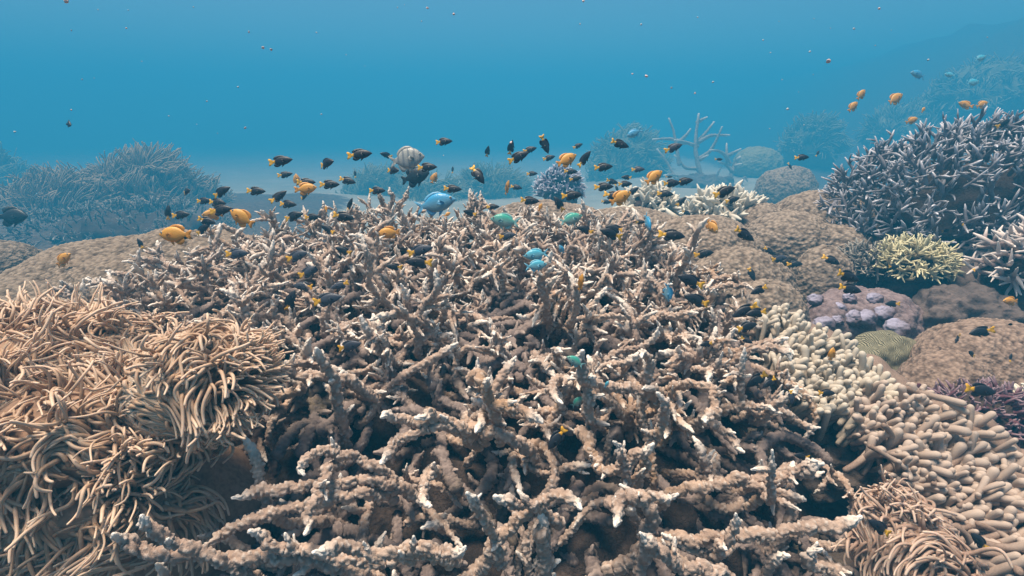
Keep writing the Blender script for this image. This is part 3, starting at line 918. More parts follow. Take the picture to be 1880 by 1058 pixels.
feathery("hazy olive feathery coral beside the slate blue round bush", 905, 365, 14.95, 62, 46, 55, 1026, 0.378, 0.0154, M['fuzz_green'], 76)
feathery("faded bluish feathery coral heap beside the antler coral", 1150, 330, 17.75, 62, 80, 60, 1134, 0.475, 0.0199, M['fuzz_green'], 77)
feathery("faint rounded feathery coral on the reef crest beyond the sand gap", 1490, 275, 18.44, 44, 48, 45, 810, 0.427, 0.0222, M['fuzz_green'], 78)
feathery("very faint feathery coral mound high on the reef slope over the dusky staghorn", 1830, 190, 17.24, 110, 60, 80, 1134, 0.475, 0.0222, M['fuzz_green'], 79)
feathery("faint feathery coral on the slope below the far blue fish", 1690, 250, 18.15, 90, 46, 70, 1026, 0.475, 0.0222, M['fuzz_green'], 80)
feathery("shadowy feathery coral at the far edge beyond the dark blue fish", -20, 370, 14.95, 70, 80, 70, 810, 0.475, 0.0222, M['fuzz_green'], 81)

# broken twigs lying on the bottom between the colonies
def rubble_litter():
    rng = np.random.default_rng(99)
    g = Geo()
    m = 0
    while m < 1500:
        x, y = rng.uniform(-2.2, 3.0), rng.uniform(.35, 3.6)
        m += 1
        z = float(seabed(np.array([x]), np.array([y]))[0])
        a = rng.uniform(0, 6.283)
        L = rng.uniform(.04, .14)
        d0 = np.array([math.cos(a), math.sin(a), rng.normal(0, .2)])
        path = wander(rng, np.array([x, y, z + .006]) - norm(d0) * L / 2, d0, L, .6)
        A, _ = tube(path, np.full(len(path), rng.uniform(.005, .012)), 8, .006, rng, .003, tiplen=.01)
        g.add(*A)
    tag(part("coral_rubble", g, M['rock'], None, np.array([0, 1.5, 0])), "loose broken coral twigs littering the bottom between colonies", kind="stuff")
rubble_litter()

# bare reef rock between the corals
def rock(label, px, py, d, wx, wz, wy, seed, mat='rock_pink'):
    c = P(px, py, d)
    rad = np.array([wx, wy, wz]) / F * d
    origin = ground_point(c)
    o = part("reef_rock", lobe(c, rad, seed, 150, 70, .35, 4, .03, .012), M[mat], None, origin)
    tag(o, label, "rock")
rock("pinkish crusted reef rock between the lilac knobbed coral and the mauve staghorn", 1770, 590, 2.1, 95, 62, 70, 91)
rock("grey ledge of bare rock under the mauve staghorn at the frame edge", 1790, 545, 2.35, 130, 50, 90, 92)
rock("dark rubble hump in the gap below the cream finger coral", 1560, 860, 1.25, 90, 70, 70, 93, 'rock')
rock("dim rock shelf in the shade under the dusky staghorn bush", 1700, 500, 2.9, 200, 70, 120, 94, 'rock')

HAZE_DENSITY = 0.073
# ---------------------------------------------------------------- fish
def fish_mat(name, base, second=None, lo=0.0, hi=1.0, rough=0.45, spec=0.4, scales=True, bars=None):
    m, nt, b = new_mat(name)
    tc = nt.nodes.new("ShaderNodeTexCoord").outputs["Object"]
    n = nt.nodes.new("ShaderNodeTexNoise"); n.inputs["Scale"].default_value = 9; nt.links.new(tc, n.inputs["Vector"])
    col = mixc(nt, n.outputs[0], base, tuple(x * 0.7 for x in base))
    if second:
        at = nt.nodes.new("ShaderNodeAttribute"); at.attribute_name = "tip"
        col = mixc(nt, ramp(nt, at.outputs["Fac"], lo, hi), col, second)
    if bars:
        w = nt.nodes.new("ShaderNodeTexWave"); w.inputs["Scale"].default_value = 2.1; w.inputs["Distortion"].default_value = 1.2
        w.inputs["Detail"].default_value = 0
        nt.links.new(tc, w.inputs["Vector"])
        col = mixc(nt, ramp(nt, w.outputs["Fac"], .55, .8), col, bars)
    nt.links.new(col, b.inputs["Base Color"])
    b.inputs["Roughness"].default_value = rough
    b.inputs["Specular IOR Level"].default_value = spec
    v = nt.nodes.new("ShaderNodeTexVoronoi"); v.inputs["Scale"].default_value = 34; nt.links.new(tc, v.inputs["Vector"])
    bn = nt.nodes.new("ShaderNodeBump"); bn.inputs["Strength"].default_value = 0.12; bn.inputs["Distance"].default_value = 0.006
    nt.links.new(v.outputs["Distance"], bn.inputs["Height"]); nt.links.new(bn.outputs[0], b.inputs["Normal"])
    return m

FM = {
    'dark': fish_mat("dark_fish_skin", (0.018, 0.020, 0.028), (0.75, 0.40, 0.03), .35, .75),
    'dark_fin': fish_mat("dark_fin", (0.014, 0.016, 0.024)),
    'yellow_tail': fish_mat("yellow_tail", (0.80, 0.43, 0.03)),
    'grey': fish_mat("grey_fish_skin", (0.055, 0.062, 0.085), (0.75, 0.40, 0.03), .35, .75),
    'grey_fin': fish_mat("grey_fin", (0.04, 0.046, 0.065)),
    'orange': fish_mat("orange_fish_skin", (0.62, 0.255, 0.025), (0.66, 0.33, 0.05), 0, 1),
    'orange_fin': fish_mat("orange_fin", (0.62, 0.26, 0.03)),
    'blue': fish_mat("blue_fish_skin", (0.20, 0.36, 0.43), (0.05, 0.30, 0.52), .3, .8, rough=.3),
    'blue_fin': fish_mat("blue_fin", (0.14, 0.40, 0.60)),
    'green': fish_mat("green_fish_skin", (0.26, 0.36, 0.33), (0.06, 0.36, 0.27), .3, .8, rough=.3),
    'green_fin': fish_mat("green_fin", (0.25, 0.48, 0.46)),
    'cyan': fish_mat("cyan_fish_skin", (0.24, 0.42, 0.46), (0.07, 0.38, 0.50), .3, .8, rough=.3),
    'cyan_fin': fish_mat("cyan_fin", (0.20, 0.52, 0.66)),
    'silver': fish_mat("silver_fish_skin", (0.33, 0.33, 0.31), (0.38, 0.37, 0.33), .3, .8, rough=.3, bars=(0.20, 0.21, 0.215)),
    'silver_fin': fish_mat("silver_fin", (0.34, 0.33, 0.30)),
    'black': fish_mat("black_fish_skin", (0.020, 0.022, 0.026)),
    'eye': fish_mat("fish_eye", (0.55, 0.53, 0.45)),
    'pupil': fish_mat("fish_pupil", (0.006, 0.006, 0.008), rough=.15),
}

def bend(v, b):
    v = np.array(v, float)
    v[:, 1] += b * np.clip(.25 - v[:, 0], 0, 2) ** 2
    return v

def body_geo(h, w, b, kind):
    """fish body along +X, length from x=.5 (snout) to x=-.30 (tail root), height h, width w"""
    xs_ = np.array([.500, .492, .47, .43, .37, .29, .19, .08, -.03, -.13, -.21, -.265, -.31, -.325])
    top = np.array([.01, .07, .17, .33, .56, .80, .96, 1.0, .94, .76, .50, .33, .27, .26]) * h * .52
    bot = np.array([.01, .06, .14, .28, .50, .74, .93, 1.0, .95, .76, .48, .32, .26, .25]) * h * .48
    wid = np.array([.01, .12, .28, .50, .74, .92, 1.0, .96, .84, .66, .44, .28, .18, .05]) * w * .5
    n = 14
    th = np.linspace(0, 2 * np.pi, n, endpoint=False)
    z = np.where(np.sin(th)[None] > 0, top[:, None], bot[:, None]) * np.sin(th)[None]
    y = wid[:, None] * np.sign(np.cos(th))[None] * np.abs(np.cos(th))[None] ** .8
    x = np.repeat(xs_[:, None], n, 1)
    v = np.stack([x, y, z], -1).reshape(-1, 3)
    if kind == 'rear':
        t = np.clip((-.16 - v[:, 0]) / .12, 0, 1)
    else:
        t = np.clip(v[:, 2] / (h * .5) * .5 + .5, 0, 1)
    g = Geo(); g.add(bend(v, b), grid_faces(len(xs_), n), t)
    return g

def fin_geo(outer, inner, b, thick=.012, yoff=0.0, splay=0.0, tv=0.0):
    """a thin solid fin between two polylines of equal length in the x-z plane"""
    o = np.array(outer, float); i = np.array(inner, float)
    k = len(o)
    g = Geo()
    rows = []
    for f, tk in ((0, 1.0), (.5, .7), (1, .25)):
        p = i + (o - i) * f
        for s in (1, -1):
            y = s * thick / 2 * tk + yoff + splay * f
            rows.append(np.stack([p[:, 0], np.full(k, y), p[:, 1]], 1))
    # ring around the section: +0,+.5,+1,-1,-.5,-0
    ring = np.stack([rows[0], rows[2], rows[4], rows[5], rows[3], rows[1]], 1)      # k,6,3
    capa = ring[0].mean(0); capb = ring[-1].mean(0)
    ring = np.concatenate([np.repeat(capa[None, None], 6, 1), ring, np.repeat(capb[None, None], 6, 1)], 0)
    v = ring.reshape(-1, 3)
    g.add(bend(v, b), grid_faces(k + 2, 6), np.full(len(v), tv))
    return g

def ball_geo(c, r, flat, b):
    th = np.linspace(0.05, np.pi - .05, 8)[:, None]; ph = np.linspace(0, 2 * np.pi, 10, endpoint=False)[None]
    v = np.stack([np.sin(th) * np.cos(ph) * r, np.cos(th) * flat + 0 * ph, np.sin(th) * np.sin(ph) * r], -1).reshape(-1, 3) + np.array(c)
    g = Geo(); g.add(bend(v, b), grid_faces(8, 10), np.zeros(len(v)))
    return g

PROTO = {}
def proto(kind, colour, variant, simple):
    key = (kind, colour, variant, simple)
    if key in PROTO:
        return PROTO[key]
    b = (0.0, .28, -.28)[variant]
    h, w = {'D': (.35, .14), 'O': (.47, .18), 'C': (.44, .17), 'S': (.56, .15), 'B': (.52, .2)}[kind]
    skin = FM[colour]
    fin = FM.get(colour + '_fin', skin)
    tailm = {'dark': FM['yellow_tail'], 'grey': FM['yellow_tail']}.get(colour, fin)
    O3 = np.zeros(3)
    P_ = []
    def put(name, g, m, sub=None):
        P_.append((name, g.mesh(name, m, O3), sub))
    if kind in 'DOB':
        tail = ([(-.32, .07), (-.44, .15), (-.50, .13), (-.455, .03), (-.45, 0), (-.455, -.03), (-.50, -.13), (-.44, -.15), (-.32, -.07)],
                [(-.29, .055), (-.30, .05), (-.30, .04), (-.30, .02), (-.30, 0), (-.30, -.02), (-.30, -.04), (-.30, -.05), (-.29, -.055)])
        dors = ([(.20, .48 * h), (.10, .62 * h), (0, .66 * h), (-.10, .66 * h), (-.20, .60 * h), (-.29, .44 * h), (-.26, .24 * h)],
                [(.22, .44 * h), (.10, .49 * h), (0, .48 * h), (-.10, .40 * h), (-.17, .30 * h), (-.22, .20 * h), (-.24, .15 * h)])
        anal = ([(.0, -.50 * h), (-.08, -.62 * h), (-.16, -.66 * h), (-.24, -.58 * h), (-.29, -.42 * h), (-.25, -.22 * h)],
                [(.02, -.45 * h), (-.06, -.43 * h), (-.12, -.37 * h), (-.17, -.28 * h), (-.22, -.18 * h), (-.24, -.13 * h)])
    else:
        tail = ([(-.31, .05), (-.42, .14), (-.52, .20), (-.44, .07), (-.38, 0), (-.44, -.07), (-.52, -.20), (-.42, -.14), (-.31, -.05)],
                [(-.29, .045), (-.30, .04), (-.31, .035), (-.31, .02), (-.31, 0), (-.31, -.02), (-.31, -.035), (-.30, -.04), (-.29, -.045)])
        dors = ([(.22, .47 * h), (.12, .60 * h), (0, .63 * h), (-.10, .58 * h), (-.18, .50 * h), (-.25, .36 * h), (-.25, .20 * h)],
                [(.24, .42 * h), (.12, .49 * h), (0, .48 * h), (-.10, .40 * h), (-.16, .31 * h), (-.21, .22 * h), (-.24, .15 * h)])
        anal = ([(-.02, -.48 * h), (-.09, -.60 * h), (-.16, -.58 * h), (-.22, -.42 * h), (-.25, -.22 * h)],
                [(0, -.45 * h), (-.07, -.42 * h), (-.13, -.36 * h), (-.19, -.24 * h), (-.24, -.13 * h)])
    put("body", body_geo(h, w, b, 'rear' if colour in ('dark', 'grey') else 'up'), skin)
    put("tail_fin", fin_geo(*tail, b), tailm)
    if not simple:
        put("dorsal_fin", fin_geo(*dors, b), fin)
        put("anal_fin", fin_geo(*anal, b), fin)
        pel = ([(.16, -.44 * h), (.08, -.62 * h), (.02, -.72 * h), (.05, -.46 * h)], [(.15, -.40 * h), (.11, -.42 * h), (.09, -.43 * h), (.07, -.44 * h)])
        put("pelvic_fin", fin_geo(*pel, b, thick=.03), fin)
        for s in (1, -1):
            pec = ([(.21, -.02), (.12, .04), (.05, .0), (.06, -.06), (.14, -.09)], [(.22, -.03), (.20, -.03), (.20, -.04), (.20, -.05), (.21, -.06)])
            put("pectoral_fin", fin_geo(*pec, b, thick=.008, yoff=s * w * .47, splay=s * .05), fin)
        if colour not in ('dark', 'black', 'grey'):
            for s in (1, -1):
                put("eye", ball_geo((.385, s * w * .335, .055 * h / .44), .034, .016, b), FM['eye'])
                put("pupil", ball_geo((.388, s * (w * .335 + .008), .055 * h / .44), .020, .014, b), FM['pupil'], "eye")
    PROTO[key] = P_
    return P_

bpy.context.view_layer.update()
DG = bpy.context.evaluated_depsgraph_get()

def first_depth(px, py):
    d = (px - 940) / F * RT - (py - 529) / F * UP + FW
    hit, loc, *_ = SC.ray_cast(DG, Vector(CAM), Vector(d).normalized(), distance=30)
    return float((np.array(loc) - CAM) @ FW) if hit else 99.0

frng = random.Random(4)
NAMES = {'D': "damselfish", 'O': "damselfish", 'C': "chromis_fish", 'S': "sergeant_fish", 'B': "surgeonfish"}
REAL = {'D': .068, 'O': .078, 'C': .092, 'S': .14, 'B': .13}
GROUPS = {'D': "dark yellow-tailed damselfish schooling over the reef", 'O': "orange damselfish around the thicket", 'C': "blue and green chromis fish over the thicket"}

def place_fish(kind, colour, px, py, ln, ang, yaw, label, depth=None, behind=False):
    variant = frng.choice((0, 0, 1, 2))
    fore = max(.45, math.cos(R(yaw)))
    d = depth or REAL[kind] * F * fore / ln
    if not depth:
        rad_ = ln * .35
        dh = min(first_depth(px + a * rad_, py + c * rad_) for a, c in ((0, 0), (.9, 0), (-.9, 0), (0, .6), (0, -.6)))
        d = min(d, dh - .035)
    size = .95 * ln / fore / F * d
    f = math.cos(R(ang)) * RT + math.sin(R(ang)) * UP
    f = norm(math.cos(R(yaw)) * f + math.sin(R(yaw)) * FW * (-1 if yaw >= 0 else -1))
    up0 = UP if abs(f @ UP) < .9 else norm(UP * .3 + RT * (.8 if math.sin(R(ang)) < 0 else -.8))
    side = norm(np.cross(up0, f)); upv = np.cross(f, side)
    m = Matrix((f, side, upv)).transposed().to_4x4()
    simple = ln < 19
    loc = P(px, py, d)
    root = bpy.data.objects.new(NAMES[kind], None)
    root.empty_display_size = .02
    root.matrix_world = Matrix.Translation(Vector(loc)) @ m @ Matrix.Scale(size, 4)
    COL.objects.link(root)
    tag(root, label, "fish", GROUPS.get(kind))
    last = None
    made = {}
    for name, me, sub in proto(kind, colour, variant, simple):
        o = bpy.data.objects.new(name, me)
        o.parent = made[sub] if sub else root
        COL.objects.link(o)
        made[name] = o
    return root

Y = "black yellow-tailed damselfish "
DARK = [  # px, py, length px, heading deg, turn deg, where
    (515, 296, 48, 8, 0, "in open water farthest out over the pale sand"),
    (598, 300, 40, 4, 30, "turned half away, between two others above the sand"),
    (660, 284, 50, 6, 0, "just seaward of the silver striped fish"),
    (524, 321, 29, 10, 0, "small, under the one farthest out over the sand"),
    (563, 335, 36, 0, 0, "in front of two orange fish above the thicket"),
    (558, 361, 20, 15, 40, "tiny, directly below the orange fish over the sand"),
    (605, 339, 40, 0, 0, "level, midway between orange fish and the feathery coral"),
    (638, 332, 34, -15, 0, "nose tilted down above the level one by the feathery coral"),
    (652, 320, 15, 95, 0, "very small and upright before the olive feathery coral"),
    (512, 361, 38, 36, 0, "rising steeply over the thicket crest"),
    (528, 375, 36, -5, 0, "touching the tail of the steeply rising one"),
    (470, 351, 38, -3, 0, "alone on bare sand beyond the thicket crest"),
    (642, 376, 28, 60, 20, "upright and plump against a thicket tip"),
    (692, 350, 34, -2, 0, "low in front of the olive feathery coral base"),
    (539, 397, 40, 16, 0, "skimming the seaward thicket crest, nose up"),
    (574, 399, 32, 0, 0, "second of three in a row along the thicket crest"),
    (631, 398, 44, -12, 0, "third of three in a row along the thicket crest"),
    (602, 421, 32, 150, 0, "tucked among twigs under the crest row"),
    (709, 285, 22, 170, 30, "small one at the tail of the silver striped fish"),
    (722, 313, 28, -10, 35, "below the silver striped fish's belly"),
    (784, 307, 40, 0, 0, "crossing in front of the large black fish"),
    (815, 260, 34, 2, 0, "highest of the school, alone in blue water"),
    (831, 347, 36, -4, 0, "just above the bright blue fish's back"),
    (831, 312, 14, 85, 0, "tiny upright speck-like, above the bright blue fish"),
    (877, 321, 44, -55, 0, "diving head down before the olive feathery coral"),
    (895, 278, 21, 75, 20, "small and upright, alone over the olive feathery coral"),
    (938, 271, 28, 75, 20, "upright beneath a pink drifting speck"),
    (973, 275, 28, 15, 0, "close behind another, leading the upper cluster"),
    (952, 288, 44, 22, 0, "big one in the upper cluster, nose up"),
    (1000, 266, 38, -68, 0, "diving straight down from the top of the school"),
    (1008, 290, 25, 14, 0, "right under the straight diving one"),
    (1061, 268, 21, 22, 0, "small, highest above the slate blue bush"),
    (1073, 292, 34, 50, 30, "rising beside the orange fish over the slate blue bush"),
    (1138, 265, 38, -18, 0, "nose down before the faded feathery heap"),
    (1237, 271, 36, 18, 0, "brownish, in front of the antler coral branches"),
    (1108, 307, 37, 4, 0, "bold and level beyond the slate blue bush"),
    (977, 319, 22, 0, 0, "small and level at the slate blue bush's seaward edge"),
    (1048, 315, 27, -3, 0, "over the top of the slate blue bush"),
    (1057, 328, 25, 8, 0, "against the slate blue bush, lower of the pair"),
    (948, 344, 24, -12, 0, "just past the yellow fish turned away"),
    (1050, 359, 42, 4, 0, "long one passing below the slate blue bush"),
    (973, 369, 38, -4, 0, "level over thicket tips below the slate blue bush"),
    (1026, 374, 34, 125, 0, "rearing nose up below the slate blue bush"),
    (1172, 311, 26, 0, 0, "greyish, beyond the round orange fish"),
    (1228, 325, 15, 0, 0, "tiny, just past the round orange fish"),
    (1124, 334, 25, -14, 0, "topmost of the tight cluster near the narrower cream clump"),
    (1150, 326, 21, 178, 0, "facing the others in the tight cluster"),
    (1148, 338, 28, 0, 0, "centre of the tight cluster near the narrower cream clump"),
    (1109, 343, 38, 0, 0, "seaward end of the tight cluster, level"),
    (1127, 360, 40, -16, 0, "nose down in front of the curved orange fish"),
    (1163, 351, 26, 35, 0, "nose up at the narrower cream clump's top"),
    (1113, 371, 20, -10, 0, "small, lowest of the tight cluster"),
    (1132, 345, 16, -70, 0, "tiny diving one inside the tight cluster"),
    (1233, 337, 36, 4, 0, "behind its twin above the wider cream clump"),
    (1257, 333, 34, 8, 0, "ahead of its twin above the wider cream clump"),
    (1319, 293, 17, 0, 0, "hazy and distant under the antler coral twigs"),
    (1222, 356, 32, -6, 0, "between the two cream fingered clumps"),
    (1251, 370, 26, 42, 0, "small, rising in the gap between cream fingered clumps"),
    (1330, 352, 46, 20, 0, "large, over the top of the wider cream clump"),
    (1345, 367, 30, 15, 0, "dim, under the large one over the wider cream clump"),
    (1260, 391, 19, -20, 0, "small at the foot of the wider cream clump"),
    (1074, 422, 34, 160, 0, "facing seaward below the green fish"),
    (1122, 429, 48, 162, 0, "large pair member hovering over the thicket's far side"),
    (1128, 420, 36, 168, 0, "partly hidden behind the large hovering one"),
    (1176, 408, 20, 0, 0, "small, next to the head-on blue fish"),
    (1234, 432, 52, -8, 0, "large, crossing from thicket to tan boulder coral"),
    (1366, 431, 46, -32, 0, "sliding down over the gap between boulder corals"),
    (1293, 466, 38, 8, 0, "over the tan boulder beside a forked white tip"),
    (905, 380, 26, 0, 0, "just beyond the bright blue fish's nose"),
    (862, 391, 26, 165, 20, "seated in twigs below the bright blue fish's head"),
    (630, 460, 34, 160, 0, "dark between twigs below the orange oval fish's tail"),
    (546, 470, 46, 18, 0, "over the shaded seaward side of the thicket"),
    (568, 499, 46, 22, 0, "below a similar one on the thicket's seaward side"),
    (557, 526, 42, 176, 0, "facing the leather coral in a dark thicket hollow"),
    (624, 524, 36, 200, 0, "nose down in the hollow beside a bumpy upright twig"),
    (601, 550, 58, 12, 0, "largest, low in the dark hollow of the thicket"),
    (533, 552, 46, 66, 0, "standing on its yellow tail near the leather coral"),
    (435, 466, 46, 2, 0, "over twigs spreading across the smooth broad boulder"),
    (372, 421, 34, 34, 0, "beside the long orange fish's tail"),
    (381, 406, 34, -16, 0, "above the long orange fish's tail"),
    (257, 447, 23, 118, 0, "tiny, over the smooth broad boulder alone"),
    (406, 386, 46, 8, 0, "big, beside the golden fish at the thicket's seaward crest"),
    (398, 372, 38, -8, 0, "upper one stacked over the big one by the golden fish"),
    (375, 369, 30, 2, 0, "seaward end of the stack by the golden fish"),
    (406, 352, 40, 26, 0, "highest near the golden fish, nose up"),
    (341, 352, 27, 6, 30, "turned half away, top of the feathery ridge's end"),
    (332, 395, 36, 5, 0, "before the hazy bluish bush, level"),
    (308, 390, 30, 82, 0, "upright shadow before the hazy bluish bush"),
    (125, 227, 28, -28, 30, "thin curled one all alone in empty blue water"),
    (771, 460, 52, 14, 0, "grey, above another facing it in the thicket centre"),
    (769, 482, 54, 178, 0, "facing seaward under the grey one"),
    (723, 490, 32, 176, 0, "half hidden ahead of the seaward facing one"),
    (932, 433, 34, 8, 0, "just under the green fish facing seaward"),
    (641, 636, 50, 14, 0, "deep in the shaded hollow nearest the leather coral"),
    (1412, 461, 24, -36, 0, "small, on the tan boulder's outer edge"),
    (1430, 475, 34, 8, 0, "bluish, just below the small one at the boulder edge"),
    (1460, 485, 30, 0, 0, "shaded, against the three-humped boulder's dark cleft"),
    (1380, 504, 29, -66, 0, "head down in front of the tan boulder"),
    (1527, 478, 36, -28, 0, "before the lowest hump of the three-humped boulder"),
    (1556, 508, 50, -20, 0, "in shadow at the foot of the three-humped boulder"),
    (1561, 531, 46, -14, 0, "just above the lilac knobbed coral's crown"),
    (1637, 558, 28, 180, 0, "hovering among the lilac knobs"),
    (1393, 533, 36, 205, 0, "above the cream finger coral's top, nose down"),
    (1367, 571, 52, 207, 0, "long slanting one at the cream finger coral"),
    (1388, 575, 42, 190, 0, "beside the long slanting one, redder tail"),
    (1371, 600, 44, 14, 0, "facing inland at the cream finger coral's side"),
    (1371, 625, 23, -30, 20, "plump, just below the cream finger coral's side"),
    (1791, 503, 22, -85, 0, "hanging head down under the mauve staghorn"),
    (1800, 609, 46, 192, 0, "on the crest of the wide brown dome"),
    (1757, 622, 22, 235, 20, "small, nearest the crest slope of the wide brown dome"),
    (1784, 650, 23, 150, 20, "round, in the middle of the wide brown dome"),
    (1855, 657, 18, 70, 0, "tiny upright one low on the wide brown dome"),
    (1389, 698, 48, 215, 0, "in the dark gap under thicket edge, tail up"),
    (1413, 703, 34, 215, 0, "behind another in the dark gap under the thicket edge"),
    (1518, 722, 34, -2, 0, "half hidden beneath the cream finger coral"),
    (1800, 717, 62, -10, 0, "largest, gliding over the plum red coral"),
    (1453, 729, 28, -85, 0, "greyish, hanging in the gap under the cream fingers"),
    (1472, 838, 32, 170, 0, "under an arching twig near the frame's corner tuft"),
    (1614, 968, 52, 146, 0, "close to the lens before the small leather tuft"),
    (1798, 994, 46, 135, 0, "in shadow beside the brown finger coral's base"),
    (1268, 516, 56, 158, 0, "behind a white twig on the thicket's landward side"),
    (1278, 551, 52, 160, 0, "below its neighbour behind the white twig"),
    (1297, 632, 27, 190, 0, "deep among twigs on the thicket's landward side"),
    (1022, 806, 54, 232, 0, "slim one diving into the front of the thicket"),
    (1473, 289, 27, 0, 0, "hazy, over the pale sand gap near the dusky bush"),
    (1450, 305, 15, -60, 0, "tiny, lower of those over the pale sand gap"),
    (1501, 282, 14, 60, 0, "tiny, touching the dusky bush's outline"),
    (1843, 226, 28, 30, 0, "on top of the dusky staghorn bush"),
    (1735, 424, 18, 10, 0, "upper small one in the dusky bush's shade"),
    (1762, 415, 18, 200, 0, "landward small one in the dusky bush's shade"),
    (1640, 490, 24, 0, 0, "dim, inside the dusky low bush"),
]
GREYISH = (435, 771, 1430, 1237, 1453, 1172, 546, 568, 557, 601, 624, 932, 641)
for px, py, ln, ang, yaw, where in DARK:
    place_fish('D', 'grey' if px in GREYISH else 'dark', px, py, ln, ang, yaw, Y + where)
ORANGE = [
    (322, 431, 64, 180, 0, "long orange fish in profile over the smooth broad boulder"),
    (444, 400, 54, 148, 0, "golden orange fish tilting up at the thicket's seaward crest"),
    (390, 394, 32, 190, 30, "dull orange fish behind the stack of dark ones"),
    (713, 428, 44, 188, 0, "oval orange fish facing seaward over the thicket middle"),
    (562, 347, 42, 8, 0, "pale orange fish below a dark one over the sand"),
    (545, 330, 24, 100, 0, "upright orange fish at the head of the sand side pair"),
    (797, 327, 24, 66, 0, "small orange fish by the large black fish's nose"),
    (821, 394, 15, 30, 0, "tiny yellow fish under the bright blue fish"),
    (599, 384, 12, 100, 0, "tiny orange fish against a thicket tip on the crest"),
    (931, 345, 27, 75, 30, "yellow fish turned away before the olive feathery coral"),
    (1040, 294, 44, 28, 0, "pinkish orange fish rising over the slate blue bush"),
    (992, 381, 17, 70, 0, "small yellow fish below the slate blue bush"),
    (1200, 326, 42, 36, 0, "round orange fish above the narrower cream clump"),
    (1139, 363, 46, 28, 0, "curved orange fish low beside the narrower cream clump"),
    (1307, 416, 32, -62, 25, "yellow fish over the tan boulder, facing the lens"),
    (1066, 519, 34, 80, 30, "bright yellow fish head-on among the landward twigs"),
    (115, 477, 40, 38, 0, "hazy yellow fish before the brown striped dome"),
    (1528, 650, 26, 80, 0, "upright yellow fish on the cream finger coral"),
    (1855, 553, 30, 180, 0, "yellow fish at the frame edge under the mauve staghorn"),
    (1581, 174, 25, 52, 0, "upper of two joined orange fish high in hazy water"),
    (1566, 196, 26, 46, 0, "lower of two joined orange fish high in hazy water"),
    (1643, 182, 36, 32, 0, "single slanting orange fish high over the dusky staghorn"),
    (1772, 193, 28, 160, 0, "hazy orange fish facing seaward over the dusky staghorn top"),
    (1803, 192, 25, 22, 0, "hazy orange fish facing inland over the dusky staghorn top"),
    (1675, 221, 23, 20, 0, "reddish orange fish skimming the dusky staghorn's edge"),
    (1695, 202, 13, 60, 0, "tiny orange dot of a fish above the dusky staghorn"),
]
for px, py, ln, ang, yaw, lab in ORANGE:
    far = 3.4 if (py < 230 and px > 1500) else None
    place_fish('O', 'orange', px, py, ln, ang, yaw, lab, depth=far)
CHROMIS = [
    ('blue', 799, 374, 82, 12, 0, "bright sky blue fish with forked tail over the thicket crest", None),
    ('green', 927, 406, 58, 172, 0, "sea green fish facing seaward over the thicket's far side", None),
    ('green', 1048, 403, 48, 18, 0, "sea green fish heading inland over the thicket's far side", None),
    ('cyan', 984, 468, 48, 188, 0, "turquoise fish, upper of two crossing in the thicket centre", None),
    ('cyan', 984, 488, 44, 8, 0, "pale turquoise fish, lower of two crossing in the thicket centre", None),
    ('blue', 1031, 458, 20, 120, 0, "small blue fish hidden in twigs by the turquoise pair", None),
    ('blue', 1189, 408, 36, -82, 25, "pale blue fish seen head-on at the thicket's landward tips", None),
    ('blue', 1226, 537, 38, -84, 0, "blue fish diving behind a twig on the landward side", None),
    ('green', 1056, 664, 38, 150, 0, "dark green fish hidden beneath an orange twig", None),
    ('green', 1060, 738, 30, 40, 0, "green fish deep behind a hanging twig at the front", None),
    ('cyan', 1114, 706, 16, 60, 0, "tiny teal fish deep in the thicket front", None),
    ('blue', 1164, 245, 32, 205, 0, "vivid blue fish before the faded feathery heap", 4.2),
    ('blue', 1686, 137, 32, 165, 0, "vivid blue fish high in haze over the dusky staghorn", 3.8),
    ('cyan', 1743, 138, 20, 170, 0, "faint pale blue fish beside the vivid one in haze", 4.4),
    ('cyan', 1785, 152, 28, 5, 0, "faint blue fish lowest of the hazy four", 4.4),
    ('cyan', 1800, 107, 24, 15, 0, "faint blue fish highest of the hazy four", 4.2),
]
for colr, px, py, ln, ang, yaw, lab, dep in CHROMIS:
    place_fish('C', colr, px, py, ln, ang, yaw, lab, depth=dep)
place_fish('S', 'silver', 746, 292, 72, 8, 0, "silver fish with grey bars among the dark school", depth=1.75)
place_fish('B', 'black', 762, 324, 58, 14, 0, "large black fish below the silver striped fish", depth=2.3)
place_fish('B', 'black', 24, 398, 58, 2, 0, "big dark blue fish at the frame edge before the feathery ridge", depth=3.0)

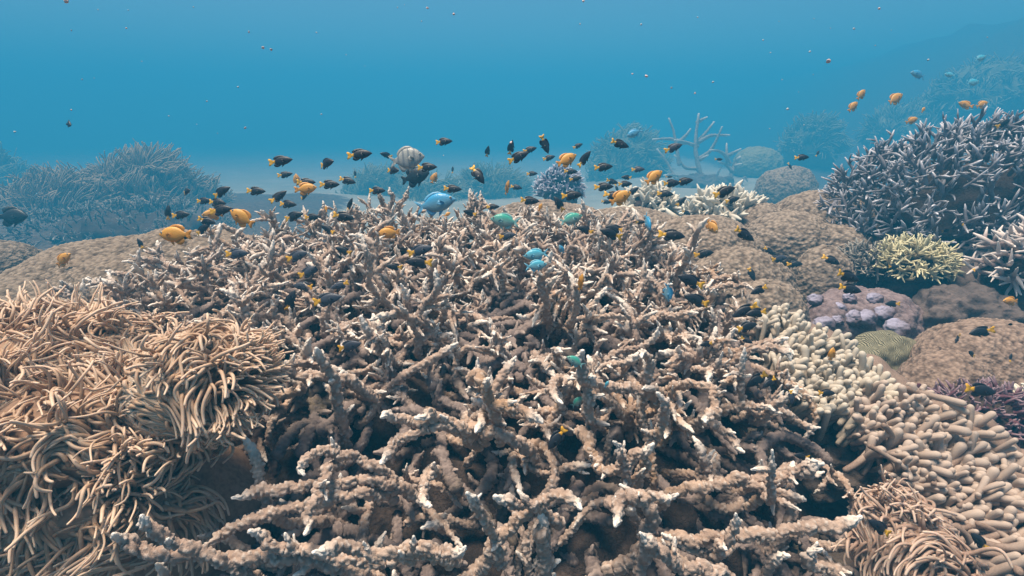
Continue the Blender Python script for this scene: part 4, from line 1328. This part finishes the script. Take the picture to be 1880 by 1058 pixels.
# ---------------------------------------------------------------- drifting specks
def specks():
    mw, nt, b = new_mat("drift_speck_pale")
    b.inputs["Base Color"].default_value = (.45, .50, .52, 1)
    mp, nt, b = new_mat("drift_speck_pink")
    b.inputs["Base Color"].default_value = (.62, .46, .43, 1)
    rng = np.random.default_rng(77)
    pink = [(122, 2, 10), (785, 15, 5), (833, 26, 5), (483, 88, 5), (498, 91, 6), (457, 59, 4), (232, 52, 4), (131, 202, 4), (1071, 2, 5), (1614, 16, 6), (1521, 112, 9),
            (1187, 140, 6), (1161, 136, 4), (1276, 171, 4), (938, 262, 7), (450, 235, 4)]
    white = [(1487, 95, 4), (1568, 53, 4), (1177, 45, 4), (1309, 151, 4), (1233, 161, 4), (730, 14, 3), (437, 160, 4), (380, 186, 3), (27, 242, 4), (355, 13, 3), (581, 60, 3),
             (1281, 32, 3), (1401, 74, 3), (1065, 44, 3), (774, 39, 3), (131, 56, 3), (1446, 200, 5), (310, 213, 3), (590, 210, 3), (1704, 110, 4)]
    while len(white) < 46:
        white.append((float(rng.uniform(20, 1860)), float(rng.uniform(8, 300)), float(rng.uniform(1.4, 2.6))))
    for lst, mat, lab in ((pink, mp, "tiny pinkish speck of debris drifting in the blue water"), (white, mw, "tiny whitish speck of debris drifting in the blue water")):
        for i, (x, y, r) in enumerate(lst):
            d = rng.uniform(.45, .8)
            c = P(x, y, d)
            q = r / F * d * .38
            g = lobe(c, (q * rng.uniform(.8, 1.3), q, q * rng.uniform(.7, 1.1)), i + 3, 16, 12, .9, 2.0, bottom=178)
            tag(part("drifting_speck", g, mat, None, c), lab, "debris", "specks drifting in the water")
specks()

# ---------------------------------------------------------------- the water between: one even volume
def haze():
    x0, x1, y0, y1, z0, z1 = -60, 60, -14, 80, -5.2, 5.0
    v = [(x, y, z) for z in (z0, z1) for y in (y0, y1) for x in (x0, x1)]
    f = [(0, 2, 3, 1), (4, 5, 7, 6), (0, 1, 5, 4), (2, 6, 7, 3), (0, 4, 6, 2), (1, 3, 7, 5)]
    me = bpy.data.meshes.new("haze"); me.from_pydata(v, [], f); me.update()
    m = bpy.data.materials.new("water_haze"); m.use_nodes = True
    nt = m.node_tree; nt.nodes.clear()
    out = nt.nodes.new("ShaderNodeOutputMaterial")
    pv = nt.nodes.new("ShaderNodeVolumePrincipled")
    pv.inputs["Color"].default_value = (0.042, 0.37, 0.635, 1)
    pv.inputs["Density"].default_value = HAZE_DENSITY
    pv.inputs["Anisotropy"].default_value = 0.0
    nt.links.new(pv.outputs[0], out.inputs["Volume"])
    me.materials.append(m)
    o = bpy.data.objects.new("haze", me); COL.objects.link(o)
    tag(o, kind="stuff")
haze()
